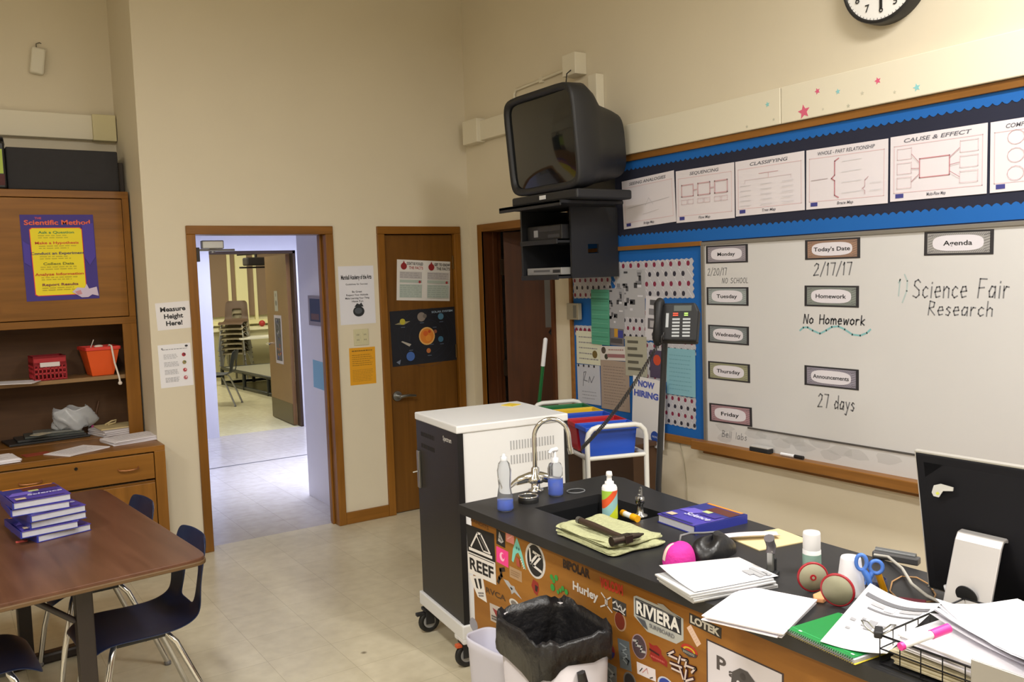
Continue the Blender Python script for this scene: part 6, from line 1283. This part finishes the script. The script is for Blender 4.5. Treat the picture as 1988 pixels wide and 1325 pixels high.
def make_chair(label, NV=NAVY, LEG=CHROME, group=None):
    r = thing('school_chair', label, 'chair', (0, 0, 0), 0, group)
    prof = [(.235, .418), (.215, .438), (.16, .448), (.06, .443), (-.05, .438), (-.13, .443), (-.185, .462), (-.218, .50), (-.232, .55), (-.242, .60), (-.252, .65), (-.262, .695), (-.272, .735), (-.28, .765), (-.285, .785)]
    wid = [.36, .39, .40, .40, .395, .39, .385, .38, .375, .37, .365, .36, .35, .33, .27]
    NX = 10
    def f(a, b):
        i = b * (len(prof) - 1); k = min(int(i), len(prof) - 2); t = i - k
        y = prof[k][0] * (1 - t) + prof[k + 1][0] * t; z = prof[k][1] * (1 - t) + prof[k + 1][1] * t; w_ = wid[k] * (1 - t) + wid[k + 1] * t
        u = 2 * a - 1; e = abs(u) ** 3
        if b < .45: z -= .0; z += .012 * e * (b > .1) - .010 * e * (b <= .1)
        if b > .4: y += .03 * e * min(1, (b - .4) * 4)
        return (u * w_ / 2, y, z)
    g = G(); g.grid(NX, 14, f, NV, True, skip=lambda i, j: 7 <= j <= 9 and 3 <= i <= 6); g.build('shell', r, solid=.008, sub=2)
    for s_ in (-1, 1):
        g = G(); g.tube([(s_ * .13, .12, .432), (s_ * .16, .14, .40), (s_ * .185, .19, .20), (s_ * .20, .22, .015)], .0125, LEG, 12); l = g.build('leg', r)
        g = G(); g.lathe([(.001, 0), (.016, 0), (.017, .012), (.012, .02)], mat('grey glide', '77777a', .5), 12, (s_ * .2, .22, 0)); g.build('glide', l)
        g = G(); g.tube([(s_ * .13, -.08, .428), (s_ * .16, -.11, .39), (s_ * .185, -.19, .20), (s_ * .20, -.26, .015)], .0125, LEG, 12); l = g.build('leg', r)
        g = G(); g.lathe([(.001, 0), (.016, 0), (.017, .012), (.012, .02)], mat('grey glide'), 12, (s_ * .2, -.26, 0)); g.build('glide', l)
        g = G(); g.tube([(s_ * .13, .13, .428), (s_ * .13, -.09, .425)], .0125, BLACKM, 10); g.build('seat_rail', r)
    g = G(); g.tube([(-.135, .0, .424), (.135, .0, .424)], .010, BLACKM, 10); g.build('cross_rail', r)
    return r
c1 = make_chair('navy plastic chair at the near right side of the walnut table')
c1.scale = (1, .92, .935); c1.location = (.585, 3.575, 0); c1.rotation_euler = (0, 0, R(90 + 4))
for (x, y, a, lb) in ((.535, 4.28, 96, 'navy plastic chair at the far right side of the walnut table by the cabinet'), (.02, 3.56, -86, 'navy plastic chair at the near left side of the walnut table, seat tucked under'), (-.02, 4.30, -85, 'navy plastic chair at the far left side of the walnut table, mostly hidden')):
    c = copy_tree(c1); c.location = (x, y, 0); c.rotation_euler = (0, 0, R(a)); c['label'] = lb
rd = random.Random(2); bw, bd, bh = .205, .265, .0285
names = ['bottom textbook of the stack on the walnut table', 'second textbook from the bottom of the table stack', 'third textbook from the bottom of the table stack', 'fourth textbook from the bottom of the table stack', 'fifth textbook from the bottom, just under the top book', 'top textbook of the table stack with its purple cover in view']
for k in range(6):
    textbook(names[k], (.325 + (-.022 if k > 3 else rd.uniform(-.008, .03)), 3.95 + rd.uniform(-.008, .012), .7405 + k * bh), (16, 8, 10, 13, 4, 7)[k], bw, bd, bh - .0008, group='textbooks stacked on the walnut table', spine='l')
# pink slip by the books
g = G().box((-.02, -.012, 0), (.02, .012, .002), C_('c0524a')); o = g.build('paper_scrap'); put(o, (0.24, 3.869, 0.741)); tag(o, 'small red scrap of paper beside the bottom textbook', 'paper')

# ---------------------------------------------------------------- closet door things and broom
DM = Matrix.Translation((XB + .165, D3b - .065, 0)) @ Matrix.Rotation(R(-38), 4, 'Z')
def on_door(name, label, cat, u0, u1, z0, z1, c, t=.0015, extra=None):
    g = G(); g.box((u0, -.046 - t, z0), (u1, -.046, z1), C_(c)); 
    if extra: extra(g)
    o = g.build(name); o.matrix_basis = DM; return tag(o, label, cat)
on_door('door_paper', 'dim grey paper taped to the brown closet door', 'paper', .30, .58, 1.32, 1.70, '6a6662')
on_door('red_paper', 'dark red paper low on the brown closet door behind the broom', 'paper', .42, .60, .98, 1.18, '6e1c26')
r = thing('umbrella', 'black folded umbrella hanging on the brown closet door', 'umbrella', (0, 0, 0)); r.matrix_basis = DM
g = G(); g.tube([(.34, -.09, 1.27), (.42, -.10, 1.36), (.56, -.10, 1.52)], [.025, .04, .012], C_('101013', .7), 10); g.build('canopy', r)
g = G(); g.tube([(.56, -.10, 1.52), (.58, -.09, 1.55), (.58, -.06, 1.57), (.57, -.046, 1.56)], .006, C_('1c1c1e'), 8); g.build('handle', r)
r = thing('broom', 'green broom handle with a white end leaning in front of the closet door', 'broom', (0, 0, 0)); b0 = Vector((3.25, 4.586, 0.825)); b1 = Vector((3.25, 4.482, 1.301)); dr = (b1 - b0) / (b1.z - b0.z)
P_ = lambda z: tuple(b0 + dr * (z - b0.z))
zt = b1.z; g = G(); g.cyl(P_(.12), P_(zt - .17), .012, C_('14602f', .4), 12); g.build('handle', r)
g = G(); g.cyl(P_(zt - .17), P_(zt), .014, mat('white plastic'), 12); g.ball(P_(zt), .014, mat('white plastic')); g.build('grip', r)
g = G(); e0 = Vector(P_(.12)); g.box((e0.x - .02, e0.y - .13, .09), (e0.x + .02, e0.y + .13, .14), C_('14602f')); g.build('head_block', r, bevel=.006); g = G(); g.prism([(e0.x - .018, e0.y - .13), (e0.x + .018, e0.y - .13), (e0.x + .03, e0.y + .15), (e0.x - .03, e0.y + .15)], .0, .09, C_('8f8a5a', .9)); g.build('bristles', r)

# ---------------------------------------------------------------- hall wall things
VX = 2.45
s = Sheet((6.315, 1.499, 0.268, 0.228, -0.9), 'B', VX, '8f8791', th=.02); s.rect(.12, .1, .9, .86, '27314f'); s.rect(.2, .6, .8, .8, '6a4a44'); s.done('framed_picture', 'framed dark blue picture on the hall wall right of the doorway', 'picture')
s = Sheet((6.339, 1.004, 0.249, 0.215, -2.5), 'B', VX, '7fb2cf'); s.done('wall_paper_sheet', 'light blue paper on the hall wall below the framed picture', 'paper')
# door 4 papers
DD = sx
def on4(name, label, cat, u0, u1, z0, z1, c, ex=None):
    s = Sheet(((0), 0, u1 - u0, z1 - z0, 0), 'A', 0, c, th=.001)
    if ex: ex(s)
    o = s.done(name, label, cat)
    o.matrix_basis = DD @ Matrix(((-1, 0, 0, (u0 + u1) / 2), (0, 0, 1, .0455), (0, 1, 0, (z0 + z1) / 2), (0, 0, 0, 1)))
    return o
rd = random.Random(8)
def art(s):
    s.rect(.12, .06, .88, .94, '4c4a50')
    for k in range(34): u, v = .12 + rd.random() * .6, .06 + rd.random() * .8; s.L = 2; s.pol([(u, v), (u + .16, v + .02), (u + .1, v + .08)], rd.choice(('6d6a74', '3a3f6e', '8c8a90', '2a2a30') if v < .55 else ('8c2f2c', '2f3f8c', 'b0702c', '3a3a40')))
on4('art_poster', 'tall abstract poster on the open door across the hall', 'poster', .30, .62, .72, 1.32, 'b7afb4', art)
on4('door_sign', 'small grey sign with a round symbol on the open door across the hall', 'sign', .42, .56, 1.37, 1.62, 'a9a694', lambda s: (s.disc(.5, .6, .14, '6f6c60', 12), s.disc(.5, .2, .1, '8a8778', 10)))

# ---------------------------------------------------------------- the classroom across the hall
BL_ = mat('brown blind', '87705a', .7, noise=.06, scale=4); yW = 16.88
def fx_(px, py): return 0
xs = [(4.333, 16.88, 1.761)[0], (4.803, 16.88, 1.745)[0], (5.029, 16.88, 1.738)[0], (5.298, 16.88, 1.729)[0], (5.821, 16.88, 1.712)[0]]
zt_, zb_ = 2.75, (5.324, 16.88, 1.106)[2]
xe = [xs[0] - .6, xs[1] - .03, xs[1] + .03, xs[2] - .11, xs[2] + .11, xs[3] - .03, xs[3] + .03, xs[4] + 1.2]
k_ = 0
for a, b, lb in ((xe[0], xe[1], 'brown window blind farthest left in the far classroom'), (xe[2], xe[3], 'narrow brown window blind left of the wide cream mullion'), (xe[4], xe[5], 'brown window blind right of the wide cream mullion'), (xe[6], xe[7], 'brown window blind nearest the open door across the hall')):
    g = G(); g.box((a, yW - .03, zb_), (b, yW - .02, zt_), BL_); o = g.build('window_blind'); tag(o, lb, 'blind')
g = G(); CRM = mat('cream window frame', 'e6dfae', .5)
g.box((xe[1], yW - .05, zb_ - .1), (xe[2], yW + .02, 3.05), CRM); g.box((xe[3], yW - .08, .9), (xe[4], yW + .02, 3.05), CRM); g.box((xe[5], yW - .05, zb_ - .1), (xe[6], yW + .02, 3.05), CRM); g.box((xe[0], yW - .12, zb_ - .16), (xe[7], yW + .02, zb_ - .08), CRM)
struct(g.build('window_1'))
g = G(); g.box((xe[0], 16.2, 0), (xe[7], yW + .02, .86), mat('cream cabinet', 'cfc89e', .5)); g.box((xe[0], 16.15, .86), (xe[7], yW + .02, .90), C_('e9e4c0')); 
o = g.build('window_counter'); tag(o, 'long cream counter below the blinds in the far classroom', 'counter')
g = G(); q = (5.25, 16.3, 0.965); g.X = Matrix.Translation((q[0], 16.4, .90)); g.ball((0, 0, .06), .06, C_('b03030', .5)); o = g.build('red_ball'); tag(o, 'small red round thing on the far classroom counter', 'ball')
FARB = mat('far chair brown', '5a4636', .5); FARG = mat('far chair grey blue', '3a4048', .5); TAN = mat('far chair tan', '8f8468', .5)
fp = (4.05, 14.175, 0.45)
fy = 15.9; fxp = (4.596, 15.9, 0.902)[0]
lbl = ['bottom chair of the tall stack in the far classroom', 'second chair from the bottom of the far classroom stack', 'third chair from the bottom of the far classroom stack', 'fourth chair from the bottom of the far classroom stack', 'third chair from the top of the far classroom stack', 'second chair from the top of the far classroom stack', 'top chair of the far classroom stack with a dark brown back']
base = make_chair(lbl[0], TAN, STEEL, 'stacked chairs in the far classroom'); base.location = (fxp, fy, 0); base.rotation_euler = (0, 0, R(150)); base.scale = (1.12, 1.12, 1.12)
topc = None
for k in range(1, 7):
    c = copy_tree(base); c.location = (fxp - .01 * k, fy - .02 * k, .09 * k); c['label'] = lbl[k]
    if k == 6:
        for ch in c.children:
            if ch.name.startswith('shell'): ch.data = ch.data.copy(); ch.data.materials[0] = FARB
c = copy_tree(base); c.scale = (1, 1, 1); c.location = ((3.366, 12.6, 0.942)[0], 12.6, 0); c.rotation_euler = (0, 0, R(60)); c['label'] = 'grey blue chair left of the stack in the far classroom'; del c['group']
for ch in c.children:
    if ch.name.startswith('shell'): ch.data = ch.data.copy(); ch.data.materials[0] = FARG
r = thing('low_platform', 'low black steel platform frame on the far classroom floor', 'platform', (0, 0, 0))
A_, B_, C2, D_2 = Vector((4.18, 15.6, 0)), Vector((4.10, 12.0, 0)), Vector((6.2, 12.3, 0)), Vector((6.2, 15.7, 0))
q = [Vector(v) for v in ((4.162, 16.506, 0.0), (4.179, 12.063, 0.0), (5.536, 14.34, 0.0), (4.924, 17.268, -0.0))]
q[0] = Vector((4.13, 15.2, 0)); q[1] = Vector((4.28, 11.95, 0)); q[2] = Vector((5.9, 12.2, 0)); q[3] = Vector((5.7, 15.2, 0))
g = G(); BK = C_('1c201e', .4)
for z in (.03, .28): g.tube([tuple(p + Vector((0, 0, z))) for p in q], .028, BK, 8, closed=True)
g.build('rails', r)
for i, j in ((0, 1), (1, 2), (2, 3), (3, 0)):
    for t in (0, .33, .66): g = G(); p = q[i].lerp(q[j], t); g.tube([(p.x, p.y, .0), (p.x, p.y, .28)], .03, BK, 8); g.build('post', r)
g = G(); g.poly([tuple(p + Vector((0, 0, .29))) for p in q], mat('pale platform top', '8f8c7a', .35)); g.build('top', r, solid=.01)

r = thing('student_table', 'white topped table by the window counter in the far classroom', 'table', (5.05, 15.75, 0))
g = G(); g.box((-.5, -.3, .73), (.6, .3, .76), C_('e6e3d4', .4)); g.build('tabletop', r)
for x in (-.45, .55):
    for y in (-.25, .25): g = G(); g.tube([(x, y, 0), (x, y, .73)], .018, C_('6a6450'), 8); g.build('leg', r)
c = copy_tree(base); c.location = (6.3, 15.2, 0); c.rotation_euler = (0, 0, R(200)); c['label'] = 'dark chair beside the open door in the far classroom'; del c['group']
for ch in c.children:
    if ch.name.startswith('shell'): ch.data = ch.data.copy(); ch.data.materials[0] = FARG
q = (4.122, 13.0, 2.049)
r = thing('ceiling_projector', 'black projector hanging from the far classroom ceiling', 'projector', (q[0], 13.0, q[2]))
g = G(); g.box((-.17, -.12, -.06), (.17, .12, .06), C_('1d1512')); g.build('body', r, bevel=.02); g = G(); g.tube([(0, 0, .06), (0, 0, 3.1 - q[2])], .02, C_('1d1512'), 8); g.build('pole', r)
g = G(); g.box((-.25, -.02, -.10), (.25, .02, -.075), C_('1d1512')); g.tube([(-.28, 0, .10), (.28, 0, .13)], .012, C_('1d1512'), 6); g.build('mount_bar', r)
